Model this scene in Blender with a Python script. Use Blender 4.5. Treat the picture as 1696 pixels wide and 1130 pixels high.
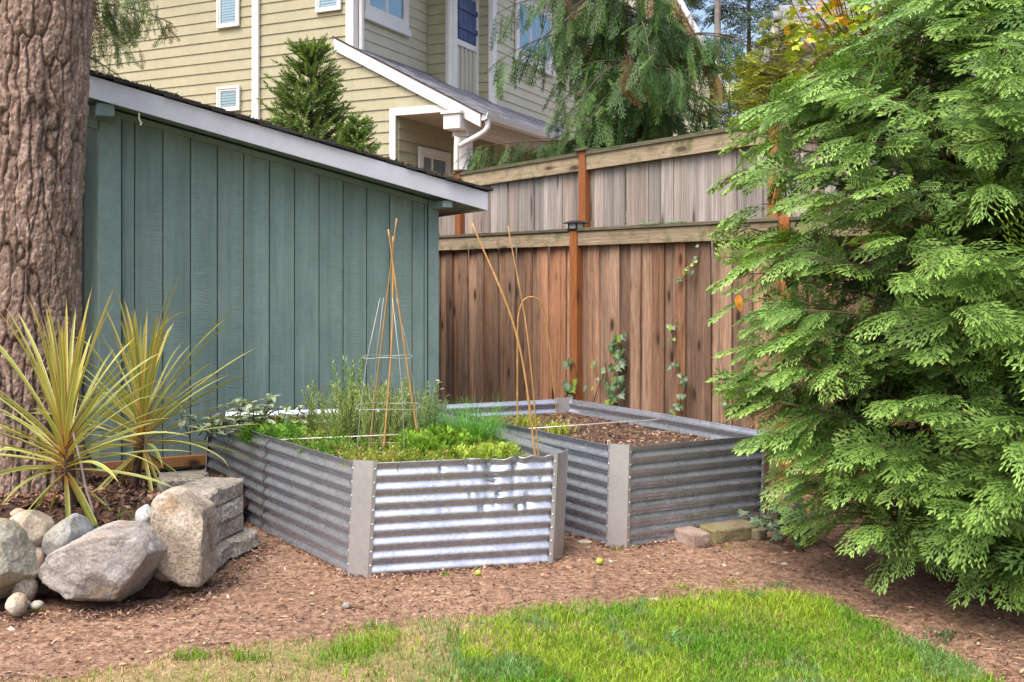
import bpy, bmesh, math, random
import numpy as np
from mathutils import Vector, Matrix
for _o in list(bpy.data.objects): bpy.data.objects.remove(_o)
S = bpy.context.scene
COL = S.collection
PI = math.pi
# ---------------------------------------------------------------- camera, sky, sun, exposure
F, H, HY, CX = 1700.0, 1.60, 464.0, 848.0        # focal length in photo pixels, eye height, horizon row, centre column
cd = bpy.data.cameras.new('camera'); cam = bpy.data.objects.new('camera', cd); COL.objects.link(cam)
cam.location = (0, 0, H); cam.rotation_euler = (PI/2, 0, 0)
cd.sensor_width = 36; cd.lens = 36*F/1696; cd.shift_y = -(565-HY)/1696
cd.clip_start = .05; cd.clip_end = 2000
S.camera = cam
W = bpy.data.worlds.new("World"); S.world = W; W.use_nodes = True
SUN_EL, SUN_AZ = math.radians(60), math.radians(218)     # azimuth clockwise from +Y (north)
wn = W.node_tree; bg = wn.nodes['Background']
sky = wn.nodes.new('ShaderNodeTexSky'); sky.sky_type = 'NISHITA'; sky.sun_disc = False
sky.sun_elevation = SUN_EL; sky.sun_rotation = SUN_AZ; sky.air_density = 1.0; sky.dust_density = 6.0; sky.ozone_density = 1.0
wn.links.new(sky.outputs[0], bg.inputs[0]); bg.inputs[1].default_value = .15
sd = bpy.data.lights.new('sun', 'SUN'); sun = bpy.data.objects.new('sun', sd); COL.objects.link(sun)
sd.energy = 1.3; sd.angle = math.radians(45); sd.color = (1, .95, .88)
sdir = Vector((math.sin(SUN_AZ)*math.cos(SUN_EL), math.cos(SUN_AZ)*math.cos(SUN_EL), math.sin(SUN_EL)))
sun.rotation_euler = sdir.to_track_quat('Z', 'Y').to_euler(); sun.location = (0, -4, 8)
S.view_settings.view_transform = 'Standard'; S.view_settings.look = 'None'
S.view_settings.exposure = 1.2; S.view_settings.gamma = 1; S.view_settings.use_curve_mapping = False
S.render.engine = 'CYCLES'; S.cycles.max_bounces = 6; S.cycles.transparent_max_bounces = 8
S.cycles.use_denoising = True
# ---------------------------------------------------------------- helpers
def pt(x, y, d): return np.array(((x-CX)*d/F, d, H-(y-HY)*d/F))
def gd(y, z=0.): return (H-z)*F/(y-HY)
rng = np.random.default_rng(7); random.seed(7)
WO = {}
def place(o, parent=None, at=(0, 0, 0)):
    at = Vector([float(q) for q in at])
    if parent is not None:
        o.parent = parent; o.location = at - WO[parent.name]
    else: o.location = at
    WO[o.name] = at
def thing(name, label, cat, loc=(0, 0, 0), group=None):
    o = bpy.data.objects.new(name, None); COL.objects.link(o); o.empty_display_size = .1
    place(o, None, loc); return tag(o, label, cat, group)
def tag(o, label=None, cat=None, group=None, kind=None):
    if label: o['label'] = label
    if cat: o['category'] = cat
    if group: o['group'] = group
    if kind: o['kind'] = kind
    return o
def mk(name, me, mat=None, parent=None, at=(0, 0, 0), kind=None):
    if mat is not None and len(me.materials) == 0: me.materials.append(mat)
    o = bpy.data.objects.new(name, me); COL.objects.link(o); place(o, parent, at)
    if kind: o['kind'] = kind
    return o
def mesh(V, Fc, smooth=False, tint=None, fix=True, name='m'):
    me = bpy.data.meshes.new(name)
    me.from_pydata([tuple(map(float, v)) for v in V], [], [tuple(int(i) for i in f) for f in Fc])
    if fix:
        bm = bmesh.new(); bm.from_mesh(me); bmesh.ops.recalc_face_normals(bm, faces=bm.faces); bm.to_mesh(me); bm.free()
    if smooth: me.polygons.foreach_set('use_smooth', [True]*len(me.polygons))
    if tint is not None: set_tint(me, tint)
    return me
def set_tint(me, tint):
    t = np.ones((len(me.vertices), 4), np.float32); t[:, :3] = tint
    a = me.color_attributes.new('tint', 'FLOAT_COLOR', 'POINT'); a.data.foreach_set('color', t.ravel())
def bigmesh(V, T, tint=None, smooth=False, name='m'):
    """arrays: V (n,3), T (m,3) or (m,4)"""
    V = np.asarray(V, np.float32); T = np.asarray(T, np.int32); k = T.shape[1]
    me = bpy.data.meshes.new(name)
    me.vertices.add(len(V)); me.vertices.foreach_set('co', V.ravel())
    me.loops.add(T.size); me.loops.foreach_set('vertex_index', T.ravel())
    me.polygons.add(len(T)); me.polygons.foreach_set('loop_start', np.arange(0, T.size, k, dtype=np.int32))
    me.polygons.foreach_set('loop_total', np.full(len(T), k, np.int32))
    if smooth: me.polygons.foreach_set('use_smooth', np.ones(len(T), bool))
    me.update(calc_edges=True); me.validate()
    if tint is not None: set_tint(me, tint)
    return me
class MB:
    def __init__(s): s.V = []; s.F = []
    def add(s, V, Fc):
        n = len(s.V); s.V += [tuple(v) for v in V]; s.F += [tuple(i+n for i in f) for f in Fc]; return s
    def box(s, lo, hi, b=.003, fr=None): return s.add(*cbox(lo, hi, b, fr))
    def tube(s, P, r, n=8, cap=True): return s.add(*tube(P, r, n, cap))
    def mesh(s, smooth=False, **k): return mesh(s.V, s.F, smooth, **k)
class Frame:
    def __init__(s, O, ex, ey):
        s.O = np.array((O[0], O[1], O[2] if len(O) > 2 else 0.)); s.ex = np.array((ex[0], ex[1], 0.)); s.ex /= np.linalg.norm(s.ex)
        s.ey = np.array((ey[0], ey[1], 0.)); s.ey /= np.linalg.norm(s.ey)
    def __call__(s, u, v, z): return s.O + s.ex*u + s.ey*v + np.array((0, 0, z))
def cbox(lo, hi, b=.003, fr=None):
    lo = np.array(lo, float); hi = np.array(hi, float); b = min(b, *(abs(hi-lo)*.45))
    V = []; idx = {}
    for c in range(8):
        s = [(c >> k) & 1 for k in range(3)]
        for a in range(3):
            p = [0, 0, 0]
            for k in range(3):
                e = hi[k] if s[k] else lo[k]; q = -b if s[k] else b
                p[k] = e if k == a else e+q
            idx[(c, a)] = len(V); V.append(p)
    Fc = []
    for a in range(3):
        o1, o2 = [k for k in range(3) if k != a]
        for s in (0, 1):
            base = s << a
            Fc.append([idx[(base | (i << o1) | (j << o2), a)] for i, j in ((0, 0), (1, 0), (1, 1), (0, 1))])
    for a in range(3):                      # edges along axis a
        o1, o2 = [k for k in range(3) if k != a]
        for i in (0, 1):
            for j in (0, 1):
                c0 = (i << o1) | (j << o2); c1 = c0 | (1 << a)
                Fc.append([idx[(c0, o1)], idx[(c1, o1)], idx[(c1, o2)], idx[(c0, o2)]])
    for c in range(8): Fc.append([idx[(c, k)] for k in range(3)])
    if fr is not None: V = [fr(*p) for p in V]
    return V, Fc
def tube(P, r, n=8, cap=True):
    P = np.array(P, float); m = len(P); r = np.full(m, r, float) if np.isscalar(r) else np.array(r, float)
    T = np.gradient(P, axis=0); T /= np.linalg.norm(T, axis=1)[:, None]+1e-12
    ref = np.array((0, 0, 1.)) if abs(T[0][2]) < .9 else np.array((1., 0, 0))
    V = []; A = None
    for i in range(m):
        if A is None: A = np.cross(T[i], ref)
        A = A - T[i]*A.dot(T[i]); A /= np.linalg.norm(A)+1e-12; B = np.cross(T[i], A)
        for k in range(n):
            a = 2*PI*k/n; V.append(P[i]+r[i]*(math.cos(a)*A+math.sin(a)*B))
    Fc = [(i*n+k, i*n+(k+1) % n, (i+1)*n+(k+1) % n, (i+1)*n+k) for i in range(m-1) for k in range(n)]
    if cap: Fc += [tuple(range(n))[::-1], tuple(range((m-1)*n, m*n))]
    return V, Fc
def bez(P0, P1, P2, n=12):
    P0, P1, P2 = (np.array(p, float) for p in (P0, P1, P2)); t = np.linspace(0, 1, n)[:, None]
    return (1-t)**2*P0+2*t*(1-t)*P1+t*t*P2
def spline(P, n=8):
    P = np.array(P, float); Q = np.vstack([2*P[0]-P[1], P, 2*P[-1]-P[-2]]); out = []
    for i in range(1, len(Q)-2):
        for t in np.linspace(0, 1, n, endpoint=False):
            a, b, c, d = Q[i-1:i+3]
            out.append(.5*(2*b+(c-a)*t+(2*a-5*b+4*c-d)*t*t+(3*b-a-3*c+d)*t**3))
    out.append(P[-1]); return np.array(out)
def _h(i, j, k, s):
    n = (i*374761393+j*668265263+k*2147483647+s*1274126177) & 0xFFFFFFFF
    n = ((n ^ (n >> 13))*1274126177) & 0xFFFFFFFF
    n = ((n ^ (n >> 16))*2246822519) & 0xFFFFFFFF
    return ((n ^ (n >> 15)) & 0xFFFFFF)/float(0xFFFFFF)
def vn(p, s=0):
    """value noise of points (n,3) in 0..1"""
    p = np.asarray(p, float); i = np.floor(p).astype(np.int64); f = p-i; f = f*f*f*(f*(f*6-15)+10)
    r = 0
    for c in range(8):
        d = np.array([(c >> k) & 1 for k in range(3)]); w = np.prod(np.where(d, f, 1-f), axis=-1)
        q = i+d; r = r+w*_h(q[..., 0], q[..., 1], q[..., 2], s)
    return r
def fbm(p, s=0, o=4, g=.5):
    p = np.asarray(p, float); a = 1.; t = 0; r = 0
    for k in range(o): r = r+a*vn(p*2**k, s+k*17); t += a; a *= g
    return r/t
def n2(x, y, s=0, o=3): return fbm(np.stack([np.asarray(x, float), np.asarray(y, float), np.zeros_like(np.asarray(x, float))], -1), s, o)
# ---------------------------------------------------------------- material helper
class NM:
    def __init__(s, name):
        s.m = bpy.data.materials.new(name); s.m.use_nodes = True; s.nt = s.m.node_tree
        s.p = s.nt.nodes['Principled BSDF']; s.out = s.nt.nodes['Material Output']
    def n(s, t, **kw):
        nd = s.nt.nodes.new('ShaderNode'+t)
        for k, v in kw.items():
            if k.startswith('_'): setattr(nd, k[1:], v)
            else: s.set(nd, k, v)
        return nd
    def set(s, nd, k, v):
        inp = nd.inputs[int(k[1:])] if (k[0] == 'i' and k[1:].isdigit()) else nd.inputs[k.replace('_', ' ')]
        if hasattr(v, 'is_linked') or isinstance(v, bpy.types.NodeSocket): s.nt.links.new(v, inp)
        elif isinstance(v, bpy.types.Node): s.nt.links.new(v.outputs[0], inp)
        else: inp.default_value = v
    def co(s, kind='Object', scale=(1, 1, 1), rand=False):
        tc = s.n('TexCoord'); v = tc.outputs[kind]
        if rand:
            oi = s.n('ObjectInfo'); mm = s.n('Math', _operation='MULTIPLY', i0=oi.outputs['Random'], i1=91.7)
            v = s.n('VectorMath', _operation='ADD', i0=v, i1=mm.outputs[0]).outputs[0]
        mp = s.n('Mapping', Vector=v, Scale=scale); return mp.outputs[0]
    def noise(s, vec, scale, detail=4, rough=.55, dist=0.):
        return s.n('TexNoise', Vector=vec, Scale=scale, Detail=detail, Roughness=rough, Distortion=dist).outputs['Fac']
    def ramp(s, fac, stops, interp='LINEAR'):
        r = s.n('ValToRGB', Fac=fac); e = r.color_ramp.elements; r.color_ramp.interpolation = interp
        while len(e) > 1: e.remove(e[-1])
        for i, (p, c) in enumerate(stops):
            q = e[0] if i == 0 else e.new(p)
            q.position = p; q.color = (*c, 1) if hasattr(c, '__len__') else (c, c, c, 1)
        return r.outputs[0]
    def mix(s, fac, a, b, mode='MIX'):
        m = s.n('Mix', _data_type='RGBA', _blend_type=mode)
        s.set(m, 'i0', fac)
        for i, v in ((6, a), (7, b)):
            s.set(m, 'i%d' % i, (*v, 1) if (hasattr(v, '__len__') and len(v) == 3) else v)
        return m.outputs[2]
    def bump(s, h, strength=.3, dist=.01, prev=None):
        b = s.n('Bump', Strength=strength, Distance=dist, Height=h)
        if prev is not None: s.set(b, 'Normal', prev)
        return b.outputs[0]
    def fin(s, color=None, rough=.7, metal=0., normal=None, spec=.4):
        if color is not None: s.set(s.p, 'Base Color', (*color, 1) if (hasattr(color, '__len__') and len(color) == 3) else color)
        s.set(s.p, 'Roughness', rough); s.set(s.p, 'Metallic', metal); s.set(s.p, 'Specular IOR Level', spec)
        if normal is not None: s.set(s.p, 'Normal', normal)
        return s.m
def wood(name, cols, knot=(.05, .03, .02), grain=1., rough=.85, var=.35, moss=None, hue=None, axis=2, kn=.62, streak=0.):
    m = NM(name)
    sc = [26, 26, 26]; sc[axis] = .9
    v = m.co('Object', tuple(sc), rand=True); v1 = m.co('Object', (1, 1, 1), rand=True)
    g = m.noise(v, 2.2, 6, .62, .8)
    c = m.ramp(g, [(.25, cols[0]), (.48, cols[1]), (.72, cols[2])])
    big = m.noise(m.co('Object', tuple(3. if k != axis else .8 for k in range(3)), rand=True), 1.3, 3)
    c = m.mix(m.ramp(big, [(.35, 0.), (.75, .75)]), c, cols[3])
    oi = m.n('ObjectInfo').outputs['Random']
    c = m.mix(1., c, m.ramp(oi, [(0., 1-var), (.5, 1.), (1., 1+var)]), 'MULTIPLY')
    if hue is not None:
        oi2 = m.n('Math', _operation='FRACT', i0=m.n('Math', _operation='MULTIPLY', i0=oi, i1=7.31).outputs[0]).outputs[0]
        c = m.mix(m.ramp(oi2, [(.45, 0.), (1., .8)]), c, m.mix(1., c, hue, 'MULTIPLY'))
    kv = [9., 9., 9.]; kv[axis] = 3.2
    vo = m.n('TexVoronoi', Vector=m.co('Object', tuple(kv), rand=True), Scale=kn, Randomness=1.).outputs['Distance']
    k = m.ramp(vo, [(.0, 1.), (.10, .9), (.17, .25), (.3, 0.)])
    c = m.mix(k, c, knot)
    if streak > 0:
        sv = [11., 11., 11.]; sv[axis] = .55
        c = m.mix(streak, c, m.ramp(m.noise(m.co('Object', tuple(sv), rand=True), 1.6, 5, .65, .4), [(.34, .30), (.5, .95), (.66, 1.3)]), 'MULTIPLY')
    if moss is not None:
        mf = m.ramp(m.noise(v1, 7., 5, .7), [(.50, 0.), (.66, .85)])
        c = m.mix(mf, c, moss)
    fine = m.noise(m.co('Object', tuple(90. if q != axis else 5. for q in range(3)), rand=True), 2., 4, .6)
    c = m.mix(.5, c, m.ramp(fine, [(.32, .42), (.5, 1.), (.7, 1.36)]), 'MULTIPLY')
    nb = m.bump(g, .5*grain, .006); nb = m.bump(fine, .35*grain, .003, nb)
    return m.fin(c, rough, 0, nb, .25)
def plain(name, col, rough=.6, metal=0., var=.12, scale=14., bump=.1, spec=.4, bd=.004):
    m = NM(name); v = m.co('Object')
    f = m.noise(v, scale, 5, .6); f2 = m.noise(v, scale*.13, 3)
    c = m.mix(1., col, m.ramp(f, [(.3, 1-var), (.7, 1+var)]), 'MULTIPLY')
    c = m.mix(1., c, m.ramp(f2, [(.3, 1-var), (.7, 1+var*.8)]), 'MULTIPLY')
    return m.fin(c, rough, metal, m.bump(f, bump, bd), spec)
def tinted(name, col=(1, 1, 1), rough=.55, trans=.3, spec=.3, transcol=(1.3, 1.35, .5)):
    m = NM(name); at = m.n('Attribute', _attribute_name='tint')
    c = m.mix(1., at.outputs['Color'], col, 'MULTIPLY')
    oi = m.n('ObjectInfo').outputs['Random']
    c = m.mix(1., c, m.ramp(oi, [(0., .82), (1., 1.16)]), 'MULTIPLY')
    m.fin(c, rough, 0, None, spec)
    if trans > 0:
        tr = m.n('BsdfTranslucent', Color=m.mix(1., c, transcol, 'MULTIPLY'))
        ms = m.n('MixShader', i0=trans); m.set(ms, 'i1', m.p.outputs[0]); m.set(ms, 'i2', tr.outputs[0])
        m.nt.links.new(ms.outputs[0], m.out.inputs[0])
    return m.m
# ---------------------------------------------------------------- materials of the setting
def m_ground():
    m = NM('bark_mulch'); v = m.co('Object')
    a = m.noise(v, 1.1, 4); b = m.noise(v, 26., 6, .7); c2 = m.noise(v, 120., 3, .6)
    c = m.ramp(b, [(.28, (.075, .045, .031)), (.45, (.190, .116, .078)), (.58, (.29, .188, .132)), (.74, (.42, .295, .215))])
    c = m.mix(m.ramp(a, [(.35, 0.), (.7, .55)]), c, m.mix(1., c, (.62, .55, .50), 'MULTIPLY'))
    vo = m.n('TexVoronoi', Vector=v, Scale=75.).outputs['Color']
    c = m.mix(.55, c, m.ramp(vo, [(.1, .5), (.5, 1.), (.95, 1.6)]), 'MULTIPLY')
    nb = m.bump(b, .6, .015); nb = m.bump(c2, .5, .004, nb)
    return m.fin(c, .95, 0, nb, .15)
M_GROUND = m_ground()
def m_soil():
    m = NM('dark_soil'); v = m.co('Object'); b = m.noise(v, 32., 6, .7); c2 = m.noise(v, 130., 3)
    c = m.ramp(b, [(.3, (.030, .018, .013)), (.5, (.080, .047, .035)), (.68, (.17, .10, .075))])
    return m.fin(c, .95, 0, m.bump(c2, .5, .004, m.bump(b, .8, .02)), .15)
M_SOIL = m_soil()
def m_thatch():
    m = NM('thatch'); v = m.co('Object'); b = m.noise(v, 45., 6, .7); a = m.noise(v, 2.2, 3)
    c = m.ramp(b, [(.3, (.12, .085, .05)), (.5, (.27, .20, .11)), (.7, (.40, .31, .19))])
    c = m.mix(m.ramp(a, [(.4, 0.), (.65, .7)]), c, (.12, .17, .03))
    return m.fin(c, .95, 0, m.bump(b, .6, .012), .1)
M_THATCH = m_thatch()
# ---------------------------------------------------------------- ground sheet
def gz(x, y):
    x = np.asarray(x, float); y = np.asarray(y, float)
    near = np.clip(1-np.maximum(np.abs(x)-5, 0)/3, 0, 1)*np.clip(1-np.maximum(y-9, 0)/3, 0, 1)
    z = (n2(x*1.6, y*1.6, 3)-.5)*.05+(n2(x*9, y*9, 5)-.5)*.022+(n2(x*26, y*26, 11)-.5)*.008
    return z*near-.012
def grow(a, b, step, far, k=1.25):
    c = list(np.arange(a, b+step/2, step)); s = step; lo = [a]
    while lo[-1] > -far: s *= k; lo.append(lo[-1]-s)
    s = step; hi = [c[-1]]
    while hi[-1] < far: s *= k; hi.append(hi[-1]+s)
    return np.array(lo[:0:-1]+c+hi[1:])
def gridmesh(xs, ys, zf, mask=None, smooth=True):
    X, Y = np.meshgrid(xs, ys); Z = zf(X, Y); V = np.stack([X, Y, Z], -1).reshape(-1, 3); w = len(xs)
    i, j = np.meshgrid(np.arange(len(xs)-1), np.arange(len(ys)-1)); a = (j*w+i).ravel()
    T = np.stack([a, a+1, a+w+1, a+w], 1)
    if mask is not None:
        cen = V[T].mean(1); T = T[mask(cen[:, 0], cen[:, 1])]
        u, inv = np.unique(T, return_inverse=True); V = V[u]; T = inv.reshape(-1, 4)
    return bigmesh(V, T, smooth=smooth)
mk('ground', gridmesh(grow(-3.6, 3.4, .04, 160), grow(3.4, 8.8, .04, 160), gz), M_GROUND, kind='structure')
# lawn
LE = np.array([(-60, 1.0), (-9, 2.6), (-4, 3.5), (-2.2, 3.9), (-1.55, 4.30), (-.68, 4.66), (-.28, 4.86), (.45, 5.06), (.93, 5.20), (1.26, 5.31), (1.52, 5.22), (1.70, 4.81), (1.86, 4.40), (1.98, 4.0), (2.2, 3.0), (2.6, 1.0), (6., 0.)])
def lawn_edge(x): return np.interp(x, LE[:, 0], LE[:, 1])
def in_lawn(x, y): return y < lawn_edge(x)+(n2(x*4, y*4, 21)-.5)*.22+(n2(x*17, y*17, 22)-.5)*.07
lx = grow(-3.2, 2.8, .04, 40); ly = np.concatenate([-np.array(grow(-3.4, -3.38, .04, 40))[::-1][:0], np.array([-40, -25, -15, -9, -5, -2.5, -1, 0, .8, 1.5, 2., 2.4, 2.8]), np.arange(3.2, 5.6, .04)])
mk('lawn', gridmesh(lx, ly, lambda x, y: gz(x, y)+.006, in_lawn), M_THATCH, kind='structure')
M_BLADE = tinted('grass_blade', rough=.5, trans=.35, spec=.3, transcol=(1.25, 1.3, .5))
def blades(P, hgt, wid, lean, tint, rg):
    n = len(P); az = rg.uniform(0, 2*PI, n); laz = rg.uniform(0, 2*PI, n)
    sx = np.stack([np.cos(az), np.sin(az), np.zeros(n)], 1)*wid[:, None]/2
    L = np.stack([np.cos(laz), np.sin(laz), np.zeros(n)], 1)*(hgt*lean)[:, None]; up = np.array((0, 0, 1.))
    mid = P+L*.35+up*(hgt*.6)[:, None]; tip = P+L*1.1+up*(hgt*(1-.25*lean))[:, None]
    V = np.stack([P-sx, P+sx, mid-sx*.8, mid+sx*.8, tip], 1).reshape(-1, 3)
    b = np.arange(n)*5
    T = np.concatenate([np.stack([b, b+1, b+3], 1), np.stack([b, b+3, b+2], 1), np.stack([b+2, b+3, b+4], 1)])
    C = np.repeat(tint[:, None, :], 5, 1)*np.array((.8, .8, 1., 1., 1.12))[None, :, None]
    return V, T, C.reshape(-1, 3)
def lawn_grass():
    rg = np.random.default_rng(3); n = 145000
    x = rg.uniform(-2.6, 2.3, n); y = rg.uniform(3.2, 5.5, n); e = lawn_edge(x)-y+(n2(x*4, y*4, 21)-.5)*.22+(n2(x*17, y*17, 22)-.5)*.07
    lush = np.clip((x+.55)/.7, 0, 1)*np.clip(e/.13, .2, 1)
    patch = n2(x*2.6+4, y*2.6, 31, 3); leftlush = np.clip((patch-.34)/.16, 0, 1)*np.clip((x+.95)/.35, .03, 1)*np.clip((e+.05)/.25, 0, 1); leftlush = np.maximum(leftlush, .9*np.exp(-((x+1.36)/.10)**2-((y-4.36)/.045)**2)+.9*np.exp(-((x+1.12)/.09)**2-((y-4.34)/.05)**2)+.7*np.exp(-((x+1.0)/.2)**2-((y-4.12)/.04)**2))
    bare = np.clip((.40-n2(x*3+9, y*3.4, 37, 2))/.05, 0, 1)*np.clip((.8-x)/.5, 0, 1)
    g = np.clip(np.maximum(lush*.95, leftlush)*(1-.85*bare), 0, 1)
    keep = (e > -.05) & (rg.uniform(0, 1, n) < .46+.54*g)
    x, y, g, e = x[keep], y[keep], g[keep], e[keep]; n = len(x)
    green = rg.uniform(0, 1, n) < g*.93+.05
    hg = np.where(green, rg.uniform(.028, .062, n)*(.75+.4*n2(x*6, y*6, 41)*1.2), rg.uniform(.012, .03, n))
    t = rg.uniform(0, 1, (n, 1)); q = n2(x*5, y*5, 43)[:, None]
    yel = np.clip(n2(x*2.2, y*2.2, 47)[:, None]*2.2-.6, 0, 1)
    cg = (np.array((.125, .285, .022))*(1-yel)+np.array((.29, .41, .035))*yel)*(.45+.95*t)
    blue = np.array((.15, .28, .09)); cg = np.where((n2(x*3.3, y*3.3, 53)[:, None] > .60) & (t > .3), blue*(.6+.8*t), cg)
    cd_ = np.array((.40, .30, .16))*(.6+.8*t)
    P = np.stack([x, y, gz(x, y)], 1)
    V, T, C = blades(P, hg, rg.uniform(.003, .0058, n), rg.uniform(.1, .9, n), np.where(green[:, None], cg, cd_), rg)
    tag(mk('grass', bigmesh(V, T, C), M_BLADE), kind='stuff')
lawn_grass()
# bark chips, loose
M_CHIP = tinted('bark_chip', rough=.9, trans=0., spec=.15)
PAL = np.array([(.30, .17, .115), (.20, .105, .07), (.10, .055, .04), (.36, .24, .165), (.42, .31, .23), (.27, .13, .075), (.055, .033, .026), (.33, .20, .14), (.075, .045, .034), (.16, .085, .06), (.045, .03, .024), (.09, .055, .04)])
def flakes(P, size, rg, pal=PAL, flat=.35):
    n = len(P); a = rg.uniform(0, 2*PI, n); L = size*rg.uniform(.7, 1.6, n); w = L*rg.uniform(.2, .55, n); h = L*rg.uniform(.08, .2, n)
    ex = np.stack([np.cos(a), np.sin(a), rg.normal(0, flat, n)], 1); ey = np.stack([-np.sin(a), np.cos(a), rg.normal(0, flat, n)], 1)
    o = lambda cx, cy, cz: P+ex*(L*cx)[:, None]+ey*(w*cy)[:, None]+np.array((0, 0, 1.))*(h*cz)[:, None]
    V = np.stack([o(-.5, 0, 0), o(.1, -.5, .2), o(.5, .1, 0), o(-.1, .5, .3), o(0, 0, 1.)], 1).reshape(-1, 3)
    b = np.arange(n)*5; T = np.concatenate([np.stack([b+i, b+(i+1) % 4, b+4], 1) for i in range(4)])
    C = np.repeat((pal[rg.integers(0, len(pal), n)]*rg.uniform(.65, 1.3, (n, 1)))[:, None], 5, 1).reshape(-1, 3)
    return V, T, C
def chips():
    rg = np.random.default_rng(11); n = 54000
    y = 4.0+4.2*rg.uniform(0, 1, n)**1.5; x = rg.uniform(-.56, .56, n)*y
    k = ~in_lawn(x, y-.06) & (rg.uniform(0, 1, n) < .35+.9*n2(x*1.7, y*1.7, 61)); x, y = x[k], y[k]; n = len(x)
    sz = np.where(rg.uniform(0, 1, n) < .13, rg.uniform(.015, .032, n), rg.uniform(.0045, .015, n))
    V, T, C = flakes(np.stack([x, y, gz(x, y)+.002], 1), sz, rg)
    tag(mk('mulch_chips', bigmesh(V, T, C), M_CHIP), kind='stuff')
chips()
# raised planting soil behind the boulders
def planter_z(x, y):
    base = np.clip(.405-.095*(y-5.2), .14, .42); z = base+(n2(x*3, y*3, 71)-.5)*.05+(n2(x*14, y*14, 72)-.5)*.03
    edge = np.clip((-1.72-x)/.12, 0, 1)*np.clip((y-(5.26))/.22, 0, 1); return z*edge
def in_planter(x, y): return (x < -1.78) & (y < 8.72+(x+.646)*.512-.02)
mk('planting_bed', gridmesh(np.arange(-6, -1.6, .035), np.arange(5.18, 8.3, .035), planter_z, in_planter), M_SOIL, kind='structure')
def planter_chips():
    rg = np.random.default_rng(12); n = 9000
    x = rg.uniform(-3.6, -1.85, n); y = rg.uniform(5.42, 7.3, n); k = in_planter(x, y); x, y = x[k], y[k]; n = len(x)
    pal = np.array([(.05, .03, .022), (.09, .05, .035), (.15, .08, .055), (.25, .11, .06), (.035, .022, .018), (.28, .20, .15)])
    V, T, C = flakes(np.stack([x, y, planter_z(x, y)+.004], 1), rg.uniform(.012, .05, n), rg, pal, .5)
    tag(mk('bark_chips', bigmesh(V, T, C), M_CHIP), kind='stuff')
planter_chips()
# ---------------------------------------------------------------- shed
def m_shedpaint():
    m = NM('teal_paint_on_wood'); v = m.co('Object', (1, 1, 1), rand=True)
    lv = m.co('Object', (14, 14, 1.2), rand=True)
    gr = m.noise(lv, 2.5, 5, .6, 1.2); hr = m.noise(m.co('Object', (7, 7, 46), rand=True), 2., 4, .6, .5)
    msk = m.ramp(m.noise(m.co('Object', (9, 9, .7), rand=True), 1., 3), [(.4, 0.), (.6, 1.)])
    hh = m.mix(msk, gr, hr); f = m.noise(v, 1.6, 4, .6)
    c = m.mix(m.ramp(f, [(.3, 0.), (.7, 1.)]), (.155, .232, .214), (.212, .296, .274))
    c = m.mix(.5, c, m.ramp(hh, [(.3, .68), (.52, 1.), (.75, 1.24)]), 'MULTIPLY')
    c = m.mix(m.ramp(m.noise(v, 11., 6, .7), [(.60, 0.), (.76, .45)]), c, (.26, .31, .27))
    c = m.mix(.8, c, m.ramp(m.noise(m.co('Object', (8, 8, .25), rand=True), 1.5, 4, .6), [(.32, .80), (.68, 1.14)]), 'MULTIPLY')
    ck = m.n('TexVoronoi', Vector=m.co('Object', (5, 5, 3), rand=True), Scale=2.2).outputs['Distance']; c = m.mix(m.ramp(ck, [(.0, .75), (.03, .6), (.05, 0.)]), c, (.06, .075, .07))
    return m.fin(c, .62, 0, m.bump(hh, .8, .007), .3)
M_SHED = m_shedpaint()
M_SHEDTRIM = plain('teal_trim_paint', (.185, .270, .258), .6, var=.10, scale=20, bump=.12)
M_FASCIA = plain('pale_grey_paint', (.55, .56, .62), .5, var=.08, scale=5., bump=.06)
M_SOFFIT = plain('grey_teal_soffit', (.20, .28, .28), .7, var=.1)
def m_shingle(name, c0, c1, c2):
    m = NM(name); v = m.co('Object', (1, 1, 1), rand=True); f = m.noise(v, 240., 3, .7); g = m.noise(v, 6., 4)
    c = m.ramp(f, [(.3, c0), (.5, c1), (.7, c2)]); c = m.mix(1., c, m.ramp(g, [(.3, .7), (.7, 1.25)]), 'MULTIPLY')
    oi = m.n('ObjectInfo').outputs['Random']; c = m.mix(1., c, m.ramp(oi, [(0, .7), (1, 1.3)]), 'MULTIPLY')
    return m.fin(c, .9, 0, m.bump(f, .6, .004), .15)
M_DARKSH = m_shingle('dark_shingle', (.018, .017, .017), (.045, .042, .04), (.09, .085, .08))
M_GREYSH = m_shingle('grey_shingle', (.10, .10, .115), (.20, .20, .225), (.33, .33, .36))
M_MOSS = tinted('moss', rough=.95, trans=.1, spec=.05)
M_DARK = plain('dark_void', (.02, .022, .022), .9)
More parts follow.
